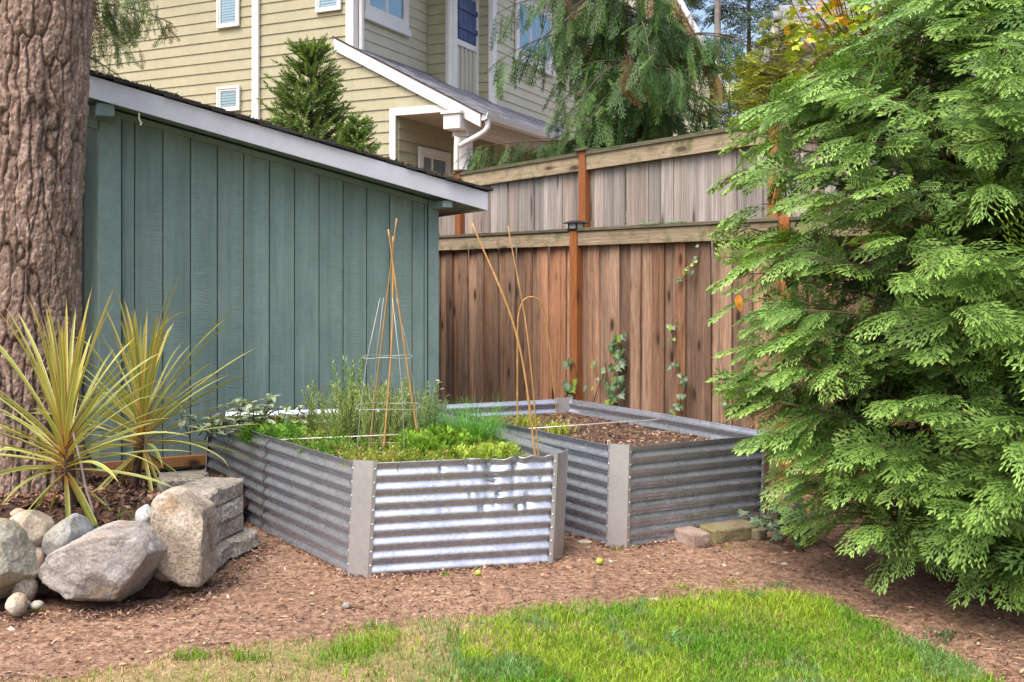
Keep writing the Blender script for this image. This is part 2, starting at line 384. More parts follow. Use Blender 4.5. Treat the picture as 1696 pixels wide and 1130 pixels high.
def shed():
    fr = Frame((-.646, 8.72), (.89, .456), (-.456, .89))
    sh = thing('garden_shed', 'teal garden shed with vertical plank siding and a pale sloping roof edge', 'shed', fr(-1.3, 1.2, 0))
    zt = lambda u: 2.335+(.35-u)*.2265
    UL = -2.647
    wl = MB()
    def prism(poly, v0, v1, b=0):       # poly in (u,z)
        n = len(poly); V = [fr(u, v0, z) for u, z in poly]+[fr(u, v1, z) for u, z in poly]
        return V, [tuple(range(n)), tuple(range(n, 2*n))]+[(i, (i+1) % n, n+(i+1) % n, n+i) for i in range(n)]
    top = lambda u: zt(u)-.15
    wl.add(*prism([(UL+.012, .1), (-.012, .1), (-.012, top(0)), (UL+.012, top(UL))], .014, 2.4))
    wall = mk('wall', wl.mesh(), M_DARK, sh)
    def plank(u0, u1):
        g = .0032; a, b = u0+g, u1-g; c = .004; V = []; Fc = []
        prof = [(a, .012), (a, c), (a+c, 0), (b-c, 0), (b, c), (b, .012)]
        for z in (0, 1):
            for u, v in prof: V.append(fr(u, v, .17 if z == 0 else top(u)))
        n = len(prof); Fc = [(i, i+1, n+i+1, n+i) for i in range(n-1)]+[(0, n, 2*n-1, n-1), tuple(range(n)), tuple(range(n, 2*n))]
        mk('siding_plank', mesh(V, Fc), M_SHED, wall)
    gs = [-.105]+[-.214-.2005*k for k in range(0, 12)]
    gs = [q for q in gs if q > UL+.15]
    edges = [-.075]+gs[0:]+[UL+.135]
    for a, b in zip(edges[1:], edges[:-1]): plank(a, b)
    def sideplank(v0, v1):
        g = .0032; c = .004; a, b = v0+g, v1-g; prof = [(.012, a), (c, a), (0, a+c), (0, b-c), (c, b), (.012, b)]; V = []
        for z in (.17, top(UL)):
            for u, v in prof: V.append(fr(UL+u, v, z))
        n = len(prof); mk('siding_plank', mesh(V, [(i, i+1, n+i+1, n+i) for i in range(n-1)]+[(0, n, 2*n-1, n-1), tuple(range(n)), tuple(range(n, 2*n))]), M_SHED, wall)
    for k in range(7): sideplank(.10+.2*k, .3+.2*k)
    mk('corner_trim', MB().add(*prism([(UL-.018, .16), (UL+.13, .16), (UL+.13, top(UL+.13)), (UL-.018, top(UL))], -.018, -.001)).mesh(), M_SHEDTRIM, sh)
    mk('corner_trim', MB().add(*prism([(UL-.019, .16), (UL-.001, .16), (UL-.001, top(UL)), (UL-.019, top(UL))], -.002, .095)).mesh(), M_SHEDTRIM, sh)
    mk('corner_trim', MB().add(*prism([(-.072, .16), (.018, .16), (.018, top(.018)), (-.072, top(-.072))], -.018, .001)).mesh(), M_SHEDTRIM, sh)
    mk('corner_trim', MB().add(*prism([(.001, .16), (.019, .16), (.019, top(.01)), (.001, top(.01))], .003, .1)).mesh(), M_SHEDTRIM, sh)
    mk('frieze_board', MB().add(*prism([(UL+.13, top(UL+.13)-.045), (-.08, top(-.08)-.045), (-.08, top(-.08)-.001), (UL+.13, top(UL+.13)-.001)], -.02, -.002)).mesh(), M_SHEDTRIM, sh)
    # skirt board of raw orange timber
    mk('skirt_board', MB().box((UL, -.03, .19), (-.9, .01, .27), .004, fr).mesh(), M_SKIRT, sh)
    # open bay at the far end, same roof; unseen walls added to shade it
    bay = mk('alcove_shade_wall', MB().box((-4.5, 1.5, .05), (UL-.02, 1.55, 2.75), .004, fr).box((-4.55, .05, .05), (-4.5005, 2.4, 2.95), .004, fr).mesh(), M_SHED, sh)
    mk('alcove_beam', MB().add(*prism([(-4.49, top(-4.49)-.16), (UL-.03, top(UL)-.16), (UL-.03, top(UL)-.002), (-4.49, top(-4.49)-.002)], -.01, .08)).mesh(), M_SHEDTRIM, sh)
    # roof
    U0, U1 = -4.6, .35
    rf = mk('roof', MB().add(*prism([(U0, zt(U0)-.13), (U1-.03, zt(U1)-.13), (U1-.03, zt(U1)-.002), (U0, zt(U0)-.002)], -.262, 2.65)).mesh(), M_SOFFIT, sh)
    mk('fascia_board', MB().add(*prism([(U0, zt(U0)-.155), (U1, zt(U1)-.150), (U1, zt(U1)), (U0, zt(U0))], -.285, -.263)).mesh(), M_FASCIA, rf)
    mk('fascia_board', MB().add(*prism([(U1-.025, zt(U1)-.15), (U1-.001, zt(U1)-.15), (U1-.001, zt(U1)-.003), (U1-.025, zt(U1)-.003)], -.262, 2.6)).mesh(), M_FASCIA, rf)
    rgs = np.random.default_rng(5)
    u = U1+.035; k = 0
    while u > U0-.2:                      # courses of shingles seen edge-on along the rake
        L = .17; j = rgs.uniform(-.012, .012); t = rgs.uniform(.012, .024)
        for r in range(3):
            v0 = -.30+r*.34+rgs.uniform(-.012, .008) if r else -.305+rgs.uniform(-.02, .015)
            z0 = zt(u)+.012; z1 = zt(u-L)+.006; V = []
            for (uu, zz) in ((u+j, z0+.006+.5*j), (u-L-.09, z1+.02)):
                for vv in (v0, v0+.33): V += [fr(uu, vv, zz), fr(uu, vv, zz+t)]
            mk('shingle', mesh(V, [(0, 1, 3, 2), (4, 5, 7, 6), (0, 1, 5, 4), (2, 3, 7, 6), (1, 3, 7, 5), (0, 2, 6, 4)]), M_DARKSH, rf)
        u -= L; k += 1
    n = 2600; uu = rgs.uniform(U0, U1, n); P = np.array([fr(a, -.30+abs(rgs.normal(0, .03)), zt(a)+.03+rgs.uniform(-.006, .012)) for a in uu])
    kk = n2(uu*3, uu*0, 9) > .45; P = P[kk]
    V, T, C = flakes(P, rgs.uniform(.006, .03, len(P)), rgs, np.array([(.16, .13, .08), (.05, .04, .03), (.12, .14, .05), (.09, .06, .04), (.24, .2, .12)]), .8)
    mk('roof_debris', bigmesh(V, T, C), M_CHIP, rf, kind='stuff')
    mk('rafter_tail', MB().box((UL-.06, -.26, zt(UL)-.25), (UL+.06, -.02, zt(UL)-.16), .004, fr).mesh(), M_SHEDTRIM, sh)
    mk('rafter_tail', MB().box((-.045, -.26, zt(0)-.215), (.04, -.02, zt(0)-.158), .004, fr).mesh(), M_SHEDTRIM, sh)
    hk = MB().tube(spline([fr(-2.42, -.25, zt(-2.42)-.155), fr(-2.42, -.25, zt(-2.42)-.20), fr(-2.405, -.25, zt(-2.42)-.235), fr(-2.415, -.25, zt(-2.42)-.245)], 5), .006, 6)
    mk('hook', hk.mesh(True), M_WHITE, sh)
M_WHITE = plain('white_paint', (.78, .77, .74), .5, var=.05, scale=6., bump=.04)
M_SKIRT = wood('raw_orange_timber', [(.36, .15, .05), (.48, .22, .08), (.55, .28, .11), (.42, .2, .08)], axis=0)
shed()
# ---------------------------------------------------------------- fences
M_BOARD = wood('weathered_brown_cedar', [(.075, .045, .030), (.245, .148, .095), (.39, .258, .178), (.30, .21, .155)], knot=(.04, .02, .013), var=.45, hue=(1.12, .82, .62), streak=.55, kn=.75)
M_BOARDG = wood('weathered_grey_cedar', [(.125, .108, .095), (.27, .24, .22), (.40, .368, .345), (.32, .288, .268)], knot=(.085, .055, .045), var=.20, hue=(1., .84, .72), streak=.5, kn=1.0)
M_RAIL = wood('mossy_rail', [(.14, .10, .065), (.28, .215, .145), (.40, .32, .23), (.26, .22, .14)], moss=(.105, .115, .045), axis=0, var=.15)
M_CAP = wood('dark_mossy_cap', [(.05, .04, .03), (.11, .09, .065), (.18, .15, .11), (.1, .1, .05)], moss=(.06, .075, .03), axis=0, var=.15)
M_POST = wood('orange_stained_post', [(.16, .056, .020), (.28, .098, .032), (.38, .150, .056), (.25, .10, .042)], knot=(.10, .035, .015), var=.15)
def hue_board(w, h, t, rg):
    """one fence board, local origin at the foot, slightly cupped and bowed"""
    b = .003; V = []; rows = 4; n = 6; bow = rg.normal(0, .003); cup = rg.normal(0, .002); lean = rg.normal(0, .0025)
    for k in range(rows):
        z = h*k/(rows-1); o = bow*math.sin(PI*k/(rows-1))
        for x, y in ((-w/2, t), (-w/2, b), (-w/2+b, 0), (0, -cup), (w/2-b, 0), (w/2, b), (w/2, t)):
            V.append((x+lean*k, y+o, z))
    n = 7; Fc = [(k*n+i, k*n+i+1, (k+1)*n+i+1, (k+1)*n+i) for k in range(rows-1) for i in range(n-1)]
    Fc += [(k*n, (k+1)*n, (k+1)*n+n-1, k*n+n-1) for k in range(rows-1)]+[tuple(range(n)), tuple(range((rows-1)*n, rows*n))]
    return mesh(V, Fc)
def rotz(o, a): o.rotation_euler = (0, 0, a)
def framed(name, lo, hi, mat, parent, fr, kind=None, b=.004):
    """box with its own local axes, so that grain follows its length"""
    c = [(lo[k]+hi[k])/2 for k in range(3)]; hs = [(hi[k]-lo[k])/2 for k in range(3)]
    V, Fc = cbox([-q for q in hs], hs, b); o = mk(name, mesh(V, Fc), mat, parent, fr(*c), kind)
    rotz(o, math.atan2(fr.ex[1], fr.ex[0])); return o
LF = Frame((-.79, 11.10), (.663, -.749), (.749, .663))
ANG = math.atan2(-.749, .663)
def lower_fence():
    rg = np.random.default_rng(21)
    fe = thing('wood_fence', 'lower brown board fence with orange posts right behind the metal beds', 'fence', LF(2, 0, 0))
    posts = [-.12, 2.11, 4.37, 6.63]
    for p in posts:
        framed('post', (p-.048, -.062, -.05), (p+.048, .03, 2.085 if p != 2.11 else 2.06), M_POST, fe, LF)
    framed('post_cap', (posts[0]-.07, -.08, 2.086), (posts[0]+.07, .05, 2.105), M_CAP, fe, LF)
    ed = [-.75]+posts+[7.6]
    for a, b in zip(ed[:-1], ed[1:]):
        framed('rail', (a+.049, -.05, 1.915), (b-.049, -.012, 2.046), M_RAIL, fe, LF)
        framed('cap_rail', (a+.0495, -.066, 2.0475), (b-.0495, .05, 2.078), M_CAP, fe, LF)
    vs = []
    for w in (.098, .112, .125, .138, .142): vs.append((w, [hue_board(w, 1.98, .019, rg) for _ in range(4)]))
    s = -.72; i = 0
    while s < 7.55:
        w, ms = vs[rg.integers(0, 5)]; 
        o = mk('board', ms[rg.integers(0, 4)], M_BOARD, fe, LF(s+w/2, (.0 if i % 2 else .021)+rg.uniform(-.0008, .0008), .0)); rotz(o, ANG)
        s += w-.004; i += 1
lower_fence()
def upper_fence():
    rg = np.random.default_rng(22); v0 = .34
    fe = thing('wood_fence', 'upper grey board fence with mossy top rail and orange posts, seen above the lower fence', 'fence', LF(2, v0, 0))
    zt = lambda s: 2.745+.030*(s-.45)             # the neighbour's top edge climbs to the right
    def s_at(px):
        O = LF(0, v0-.03, 0); r = (px-CX)/F; return (O[0]-r*O[1])/(r*LF.ex[1]-LF.ex[0])
    posts = [s_at(762), s_at(968), s_at(1284), s_at(1284)+2.3]
    global UF_posts; UF_posts = posts
    z_at = {}
    for px, y in ((765, 288), (1250, 208)):
        s = s_at(px); z_at[px] = (s, H+(HY-y)*LF(s, v0-.03, 0)[1]/F)
    (sa, za), (sb, zb) = z_at[765], z_at[1250]; k = (zb-za)/(sb-sa); zt = lambda s: za+k*(s-sa)
    global UF_top; UF_top = zt
    for p in posts:
        o = framed('post', (p-.047, v0-.07, .1), (p+.047, v0+.02, zt(p)+.02), M_POST, fe, LF)
        framed('post_cap', (p-.07, v0-.095, zt(p)+.021), (p+.07, v0+.045, zt(p)+.045), M_CAP, fe, LF)
    ed = [posts[0]-1.7]+posts+[posts[-1]+1.4]
    for a, b in zip(ed[:-1], ed[1:]):
        for nm, lo, hi, mt in (('rail', -.162, -.021, M_RAIL), ('cap_rail', -.02, .014, M_CAP)):
            dv = (v0-.055, v0-.016) if nm == 'rail' else (v0-.072, v0+.05); V = []
            for u in (a+.049, b-.049):
                for v in dv:
                    for z in (lo, hi): V.append((u, v, zt(u)+z))
            cen = ((a+b)/2, sum(dv)/2, zt((a+b)/2)); V = [(p[0]-cen[0], p[1]-cen[1], p[2]-cen[2]) for p in V]
            o = mk(nm, mesh(V, [(0, 1, 3, 2), (4, 5, 7, 6), (0, 1, 5, 4), (2, 3, 7, 6), (0, 2, 6, 4), (1, 3, 7, 5)]), mt, fe, LF(*cen)); rotz(o, ANG)
    vs = [(w, [hue_board(w, 1., .019, rg) for _ in range(4)]) for w in (.125, .137, .139, .141)]
    s = ed[0]; i = 0
    while s < ed[-1]:
        w, ms = vs[rg.integers(0, 4)]; o = mk('board', ms[rg.integers(0, 4)], M_BOARDG, fe, LF(s+w/2, v0+rg.uniform(-.004, .004), .15)); rotz(o, ANG)
        o.scale = (1, 1, zt(s+w/2)-.15-.03); s += w+rg.uniform(.0008, .003)
upper_fence()
M_BLACKM = plain('black_lamp_housing', (.018, .018, .02), .4, var=.1, spec=.5)
def m_glass(name, col, rough=.08):
    m = NM(name); v = m.co('Object'); f = m.noise(v, 2., 2)
    return m.fin(m.mix(f, col, tuple(q*1.25 for q in col)), rough, 0, m.bump(f, .05, .02), .9)
M_LENS = m_glass('frosted_lens', (.42, .46, .50), .15)
def solar_light():
    c = LF(2.11, -.016, 2.061); t = thing('solar_post_light', 'black solar cap light on the orange post of the lower fence', 'post light', c)
    q = Frame(c, LF.ex, LF.ey)
    mk('base', MB().box((-.062, -.062, .001), (.062, .062, .016), .004, q).mesh(), M_BLACKM, t)
    for a in (-.05, .05):
        for b in (-.05, .05): mk('corner_post', MB().box((a-.007, b-.007, .0165), (a+.007, b+.007, .06), .002, q).mesh(), M_BLACKM, t)
    for sx, sy in ((0, -1), (1, 0), (-1, 0), (0, 1)):
        lo = (-.042, sy*.047-.003, .017) if sx == 0 else (sx*.047-.003, -.042, .017); hi = (.042, sy*.047+.003, .0595) if sx == 0 else (sx*.047+.003, .042, .0595)
        mk('lens_pane', MB().box(lo, hi, .001, q).mesh(), M_LENS, t)
    m = MB(); V = [q(x*r, y*r, z) for r, z in ((.085, .0605), (.085, .068), (.045, .088)) for x, y in ((-1, -1), (1, -1), (1, 1), (-1, 1))]
    m.add(V, [(0, 1, 2, 3), (8, 9, 10, 11)]+[(a+i, a+(i+1) % 4, a+4+(i+1) % 4, a+4+i) for a in (0, 4) for i in range(4)])
    mk('lid', m.mesh(), M_BLACKM, t)
solar_light()
# ---------------------------------------------------------------- neighbouring houses
M_SIDING = plain('tan_lap_siding', (.355, .337, .222), .6, var=.06, scale=9., bump=.12, spec=.3)
M_SIDING2 = plain('cream_lap_siding', (.52, .49, .37), .6, var=.06, scale=9., bump=.12, spec=.3)
M_CREAM = plain('cream_panel', (.50, .47, .385), .55, var=.05)
M_TRIMW = plain('white_house_trim', (.70, .69, .67), .5, var=.04, scale=5., bump=.04)
def m_clear(name):
    m = NM(name); tr = m.n('BsdfTransparent', Color=(.80, .90, .90, 1)); gl = m.n('BsdfGlossy', Roughness=.03); m.set(gl, 'Color', (.9, .95, 1, 1)); lw = m.n('LayerWeight', Blend=.25)
    f = m.n('MapRange', Value=lw.outputs['Fresnel'], i1=0., i2=1., i3=.14, i4=.9); ms = m.n('MixShader', i0=f.outputs[0]); m.set(ms, 'i1', tr.outputs[0]); m.set(ms, 'i2', gl.outputs[0]); m.nt.links.new(ms.outputs[0], m.out.inputs[0]); return m.m
M_GLASS = m_clear('window_glass'); M_ROOMSHADE = plain('room_shade_panel', (.05, .055, .06), .9); M_CURT = plain('pale_blue_curtain', (.60, .65, .70), .8, var=.08, scale=3)
M_GLASSD = m_glass('dark_window_glass', (.10, .14, .15), .06)
M_BLIND = plain('white_blind', (.70, .74, .74), .5, var=.03)
M_NAVY = plain('navy_shutter', (.055, .075, .17), .5, var=.12)
M_GREYW = plain('grey_house_paint', (.46, .46, .47), .6, var=.06)
M_ORWOOD = wood('warm_soffit_boards', [(.50, .30, .15), (.62, .40, .21), (.72, .50, .29), (.6, .4, .22)], axis=0)
EX_ = .172
def lap(parent, fr, u0, u1, z0, z1, mat, clip=None, name='siding_board', off=0., jog=True):
    """lap boards on the plane v=0 of frame fr (outside is -v)"""
    z = z0; k = 0
    while z < z1-.01:
        h = min(EX_, z1-z); a, b = u0, u1
        if clip: a, b = clip(a, b, z+h*.5)
        if b-a > .05:
            cuts = [a, b]
            if jog and b-a > 3: cuts = [a, a+(b-a)*(.3+.41*((k*.618) % 1)), b]
            for p, q in zip(cuts[:-1], cuts[1:]):
                V = [fr(u, v, zz) for u in (p+.0012, q-.0012) for v, zz in ((off-.024, z), (off-.006, z+h+.012), (off, z+h+.012), (off, z))]
                mk(name, mesh(V, [(0, 1, 2, 3), (4, 5, 6, 7), (0, 1, 5, 4), (1, 2, 6, 5), (2, 3, 7, 6), (3, 0, 4, 7)]), mat, parent)
        z += EX_; k += 1
def window(parent, fr, u0, u1, z0, z1, v=-.052, trim=.10, mull=(), blind=True, glass=None, sill=True, slat=.046, rows=()):
    f = MB(); d = v
    f.box((u0-trim, d-.022, z0-trim), (u0, d+.02, z1+trim), .004, fr).box((u1, d-.022, z0-trim), (u1+trim, d+.02, z1+trim), .004, fr)
    f.box((u0+.001, d-.022, z1), (u1-.001, d+.02, z1+trim), .004, fr).box((u0+.001, d-.022, z0-trim), (u1-.001, d+.02, z0), .004, fr)
    if sill: f.box((u0-trim-.04, d-.045, z0-trim-.11), (u1+trim+.04, d+.02, z0-trim-.001), .005, fr)
    w = mk('window', f.mesh(), M_TRIMW, parent)
    m = MB(); s = .035
    m.box((u0+.001, d-.008, z0+.001), (u0+s, d+.015, z1-.001), .003, fr).box((u1-s, d-.008, z0+.001), (u1-.001, d+.015, z1-.001), .003, fr)
    m.box((u0+s+.001, d-.008, z0+.001), (u1-s-.001, d+.015, z0+s), .003, fr).box((u0+s+.001, d-.008, z1-s), (u1-s-.001, d+.015, z1-.001), .003, fr)
    for q in mull:
        c = u0+(u1-u0)*q; m.box((c-.022, d-.0085, z0+s+.001), (c+.022, d+.015, z1-s-.001), .003, fr)
    for q in rows:
        c = z0+(z1-z0)*q; m.box((u0+s+.001, d-.0075, c-.02), (u1-s-.001, d+.014, c+.02), .003, fr)
    mk('sash', m.mesh(), M_TRIMW, w)
    qs = [0.]+list(mull)+[1.]
    for a, b in zip(qs[:-1], qs[1:]):
        mk('pane', MB().box((u0+(u1-u0)*a+s, d+.004, z0+s), (u0+(u1-u0)*b-s, d+.008, z1-s), .001, fr).mesh(), glass or M_GLASS, w)
    if (glass or M_GLASS) == M_GLASS: mk('window_backing', MB().box((u0+.004, d+.0165, z0+.004), (u1-.004, d+.019, z1-.004), .0005, fr).mesh(), M_ROOMSHADE if blind else M_CURT, w)  # thin backing panel; behind blinds the room's shade is put into its colour
    if blind:
        bl = MB(); z = z0+.05
        while z < z1-.03:
            bl.box((u0+.04, d+.0095, z), (u1-.04, d+.0155, z+slat*.62), .001, fr); z += slat
        tag(mk('blind', bl.mesh(), M_BLIND, w), kind='stuff')
def tan_house():
    e1, e2 = (.904, -.427), (.427, .904)
    C = (-2.485, 16.0)
    fr = Frame(C, e1, e2)                       # front: v=0, outward -v
    hs = thing('house', 'tan lap-sided three storey house with white trim behind the shed and fences', 'house', fr(-3, 3, 0))
    ZT = 7.6
    V0 = lambda u, v, z: fr(u, v, z)
    wl = MB().box((-10, .03, 0), (-.03, 12, ZT), .01, fr).box((-.0299, .03, 0), (.80, 12, 4.7), .01, fr).box((-.03, 2.32, 0), (.50, 12.01, ZT), .01, fr).box((.50, 3.26, 0), (.795, 12.02, ZT), .01, fr)
    wall = mk('wall', wl.mesh(), M_SIDING, hs)
    zr = lambda u: 5.25-.53*(u+.02)             # porch roof top surface
    lap(wall, fr, -9.6, 0, .6, ZT, M_SIDING)
    def cl(a, b, z): return a, min(b, (5.25-.16-z)/.53)
    lap(wall, fr, 0.001, 2.1, 4.215, 5.2, M_SIDING, cl, jog=False)
    lap(wall, fr, 0.001, .80, .6, 4.215, M_SIDING, jog=False)
    R = Frame(fr(0, 0, 0), e2, (-e1[0], -e1[1]))    # right faces: u along e2, outside is +e1
    def sub(u, v): return Frame(fr(u, v, 0), e2, (-e1[0], -e1[1]))
    R1 = sub(0, 0); lap(wall, R1, .06, 2.29, 4.9, ZT, M_SIDING2, jog=False)
    P1 = Frame(fr(0, 2.29, 0), e1, e2); lap(wall, P1, .03, .40, 4.7, ZT, M_SIDING, jog=False)
    P2 = Frame(fr(.53, 3.23, 0), e1, e2); lap(wall, P2, -.02, .26, 4.5, ZT, M_SIDING, jog=False)
    R3 = sub(.825, 3.23); lap(wall, R3, .06, 9, .8, ZT, M_SIDING2)
    # inner porch wall
    R0 = sub(.80, 0); lap(wall, R0, .05, 3.2, 1., 4.2, M_SIDING, jog=False)
    # board and batten bay
    bay = mk('bay_panel', MB().box((-.01, .0, 4.5), (.53, .93, ZT), .008, Frame(fr(0, 2.30, 0), e1, e2)).mesh(), M_CREAM, hs)
    B = sub(.545, 2.30)
    for a in np.arange(.13, .92, .155): mk('batten', MB().box((a-.02, -.012, 4.62), (a+.02, .012, 5.72), .004, B).mesh(), M_CREAM, bay)
    mk('corner_board', MB().box((.0, -.02, 4.55), (.10, .02, ZT), .004, B).mesh(), M_TRIMW, hs)
    mk('corner_board', MB().box((.83, -.02, 4.5), (.93, .02, ZT), .004, B).mesh(), M_TRIMW, hs)
    mk('trim_band', MB().box((.101, -.025, 5.72), (.829, .02, 5.82), .004, B).mesh(), M_TRIMW, hs)
    mk('corner_board', MB().box((.40, -.03, 4.75), (.565, .02, ZT), .004, P1).mesh(), M_TRIMW, hs)
    shm = mk('shutter', MB().box((.13, -.012, 5.83), (.80, .012, 6.62), .004, B).mesh(), M_NAVY, hs)
    for a in np.arange(.14, .79, .163): mk('plank', MB().box((a+.004, -.028, 5.835), (a+.157, -.0125, 6.615), .004, B).mesh(), M_NAVY, shm)
    for z in (6.02, 6.36): mk('batten', MB().box((.11, -.052, z), (.82, -.0285, z+.085), .004, B).mesh(), M_NAVY, shm)
    window(hs, B, .16, .77, 6.74, 7.5, v=-.03, trim=.06, sill=False, blind=True)
    # corner boards and gutters
    mk('corner_board', MB().box((-.11, -.034, 5.13), (.034, -.001, ZT), .004, fr).box((.0005, -.0005, 5.13), (.034, .10, ZT), .004, fr).mesh(), M_TRIMW, hs)
    mk('downspout', MB().box((.10, -.10, 5.20), (.19, -.035, ZT), .015, R1).mesh(), M_TRIMW, hs)
    mk('downspout', MB().box((.47, -.10, 4.95), (.55, -.035, ZT), .015, P1).mesh(), M_TRIMW, hs)
    mk('corner_board', MB().box((.235, -.034, 4.6), (.33, .0, ZT), .004, P2).box((.3, .0005, 4.6), (.334, .12, ZT), .004, P2).mesh(), M_TRIMW, hs)
    # downspout on the front
    def up(px, y): # where a photo ray meets the front plane
        r = (px-CX)/F; u = (r*C[1]-C[0])/(e1[0]-r*e1[1]); P = fr(u, 0, 0); return u, H+(HY-y)*P[1]/F
    a, b = up(422, 100)[0], up(433, 100)[0]
    mk('downspout', MB().box((a, -.09, .5), (b, -.028, ZT), .012, fr).mesh(), M_TRIMW, hs)
    for (x0, x1, y0, y1, bl) in ((364, 399, -60, 48, 1), (364, 400, 150, 186, 1), (527, 567, -60, 22, 1)):
        u0, zb = up(x0, y1); u1, _ = up(x1, y1); _, z1 = up(x0, y0)
        window(hs, fr, u0+.03, u1-.03, zb+.03, min(z1, ZT-.1), trim=.04, sill=False)
    def upR(px, y, fx):
        O = fx(0, 0, 0); r = (px-CX)/F; u = (r*O[1]-O[0])/(fx.ex[0]-r*fx.ex[1]); return u, H+(HY-y)*fx(u, 0, 0)[1]/F
    u0, z0 = upR(606, 12, R1); u1, _ = upR(666, 12, R1)
    window(hs, R1, u0, u1, z0, ZT-.05, trim=.11, mull=(.5,), blind=False)
    u0, z0 = upR(855, 82, R3); u1, _ = upR(908, 82, R3); _, z1 = upR(880, 16, R3)
    window(hs, R3, u0, u1, z0, z1, trim=.12, mull=(.36, .68))
    u0, z0 = upR(872, 300, R3); u1, _ = upR(920, 300, R3)
    window(hs, R3, u0, u1, z0-.3, 3.75, trim=.11, mull=(.5,))
    u0, _ = upR(985, 150, R3); u1, _ = upR(1010, 150, R3)
    window(hs, R3, u0, u1, 4.9, 6.2, trim=.1, mull=(.5,))
    # porch door and window on its inner wall
    u0, z1 = upR(692, 250, R0); u1, _ = upR(735, 250, R0)
    window(hs, R0, u0+.05, u1, 1.6, z1-.05, trim=.11, mull=(.4,), blind=False, glass=M_GLASSD, rows=(.86,))
    # porch roof: slopes down towards +u
    def roofslab(u0, u1, v0, v1, t0, t1):
        return [fr(u, v, zr(u)+t) for v in (v0, v1) for u, t in ((u0, t0), (u1, t0), (u1, t1), (u0, t1))]
    q6 = [(0, 1, 2, 3), (4, 5, 6, 7), (0, 1, 5, 4), (1, 2, 6, 5), (2, 3, 7, 6), (3, 0, 4, 7)]
    rf = mk('porch_roof', mesh(roofslab(-.02, 2.25, -.02, 6.5, -.14, -.012), q6), M_CREAM, hs)
    rg = np.random.default_rng(8); u = 2.29; row = 0
    while u > -.2:                              # shingle courses, each tab its own piece
        v = -.06-(row % 2)*.15; ul = max(u-.17, -.15)
        while v < 5.2:
            w = .30+rg.uniform(-.03, .03); V = []
            a, b2 = max(v, -.06)+.003, v+w-.003
            if b2 > a+.03:
                t = rg.uniform(.010, .018)
                for vv in (a, b2): V += [fr(u, vv, zr(u)-.006), fr(u, vv, zr(u)+t), fr(ul, vv, zr(ul)+.006), fr(ul, vv, zr(ul)-.008)]
                if len(SHN) < 300: mk('shingle', mesh(V, q6, fix=False), M_GREYSH, rf); SHN.append(1)
                else: RST.add(V, q6)
            v += w
        u -= .145; row += 1
    if RST.V: tag(mk('shingle', RST.mesh(), M_GREYSH, rf), kind='stuff')
    def rake(u0, u1, v0, v1, zl, zh): return [fr(u, v, zr(u)+z) for v in (v0, v1) for u, z in ((u0, zl), (u1, zl), (u1, zh), (u0, zh))]
    mk('fascia_board', mesh(rake(-.30, 2.27, -.075, -.035, -.20, -.012), q6), M_TRIMW, hs)
    mk('flashing', mesh(rake(-.32, 2.29, -.085, -.03, -.011, .012), q6), M_DARKSH, hs)
    g = [(2.275, zr(2.25)-.12), (2.36, zr(2.25)-.10), (2.385, zr(2.25)-.01), (2.37, zr(2.25)-.005), (2.345, zr(2.25)-.085), (2.29, zr(2.25)-.10), (2.28, zr(2.25)+.0)]
    V = [fr(u, v, z) for v in (-.05, 6.3) for u, z in g]; n = len(g)
    mk('gutter', mesh(V, [(i, (i+1) % n, n+(i+1) % n, n+i) for i in range(n)]+[tuple(range(n)), tuple(range(n, 2*n))]), M_TRIMW, hs)
    zb = zr(1.85)-.22
    mk('porch_beam', MB().box((1.70, -.16, 3.82), (1.98, 6, 4.04), .008, fr).box((1.67, -.19, 4.041), (2.01, .1, 4.09), .006, fr).mesh(), M_TRIMW, hs)
    mk('porch_header', MB().box((.69, -.035, 4.10), (1.68, -.002, 4.215), .005, fr).mesh(), M_TRIMW, hs)
    mk('corner_board', MB().box((.69, -.036, .6), (.80, -.001, 4.099), .005, fr).mesh(), M_TRIMW, hs)
    mk('porch_ceiling', MB().box((.81, .0, 4.1), (1.69, 6., 4.14), .004, fr).mesh(), M_CREAM, hs)
    for v in (.12, 4.6):
        mk('porch_column', MB().box((1.75, v, .6), (1.95, v+.2, 3.74), .01, fr).box((1.72, v-.03, 3.741), (1.98, v+.23, 3.819), .006, fr).mesh(), M_TRIMW, hs)
    z = zr(2.25)
    P = spline([fr(2.33, .03, z-.10), fr(2.33, .03, z-.22), fr(2.22, .0, z-.32), fr(1.92, -.03, z-.46), fr(1.86, -.04, z-.55), fr(1.86, -.04, .8)], 6)
    mk('downspout', MB().tube(P, .042, 8).mesh(True), M_TRIMW, hs)
    mk('roof', MB().box((-10.5, -.6, ZT+.001), (1.4, 12.5, ZT+.3), .02, fr).mesh(), M_GREYSH, hs)
SHN = []; RST = MB()
tan_house()
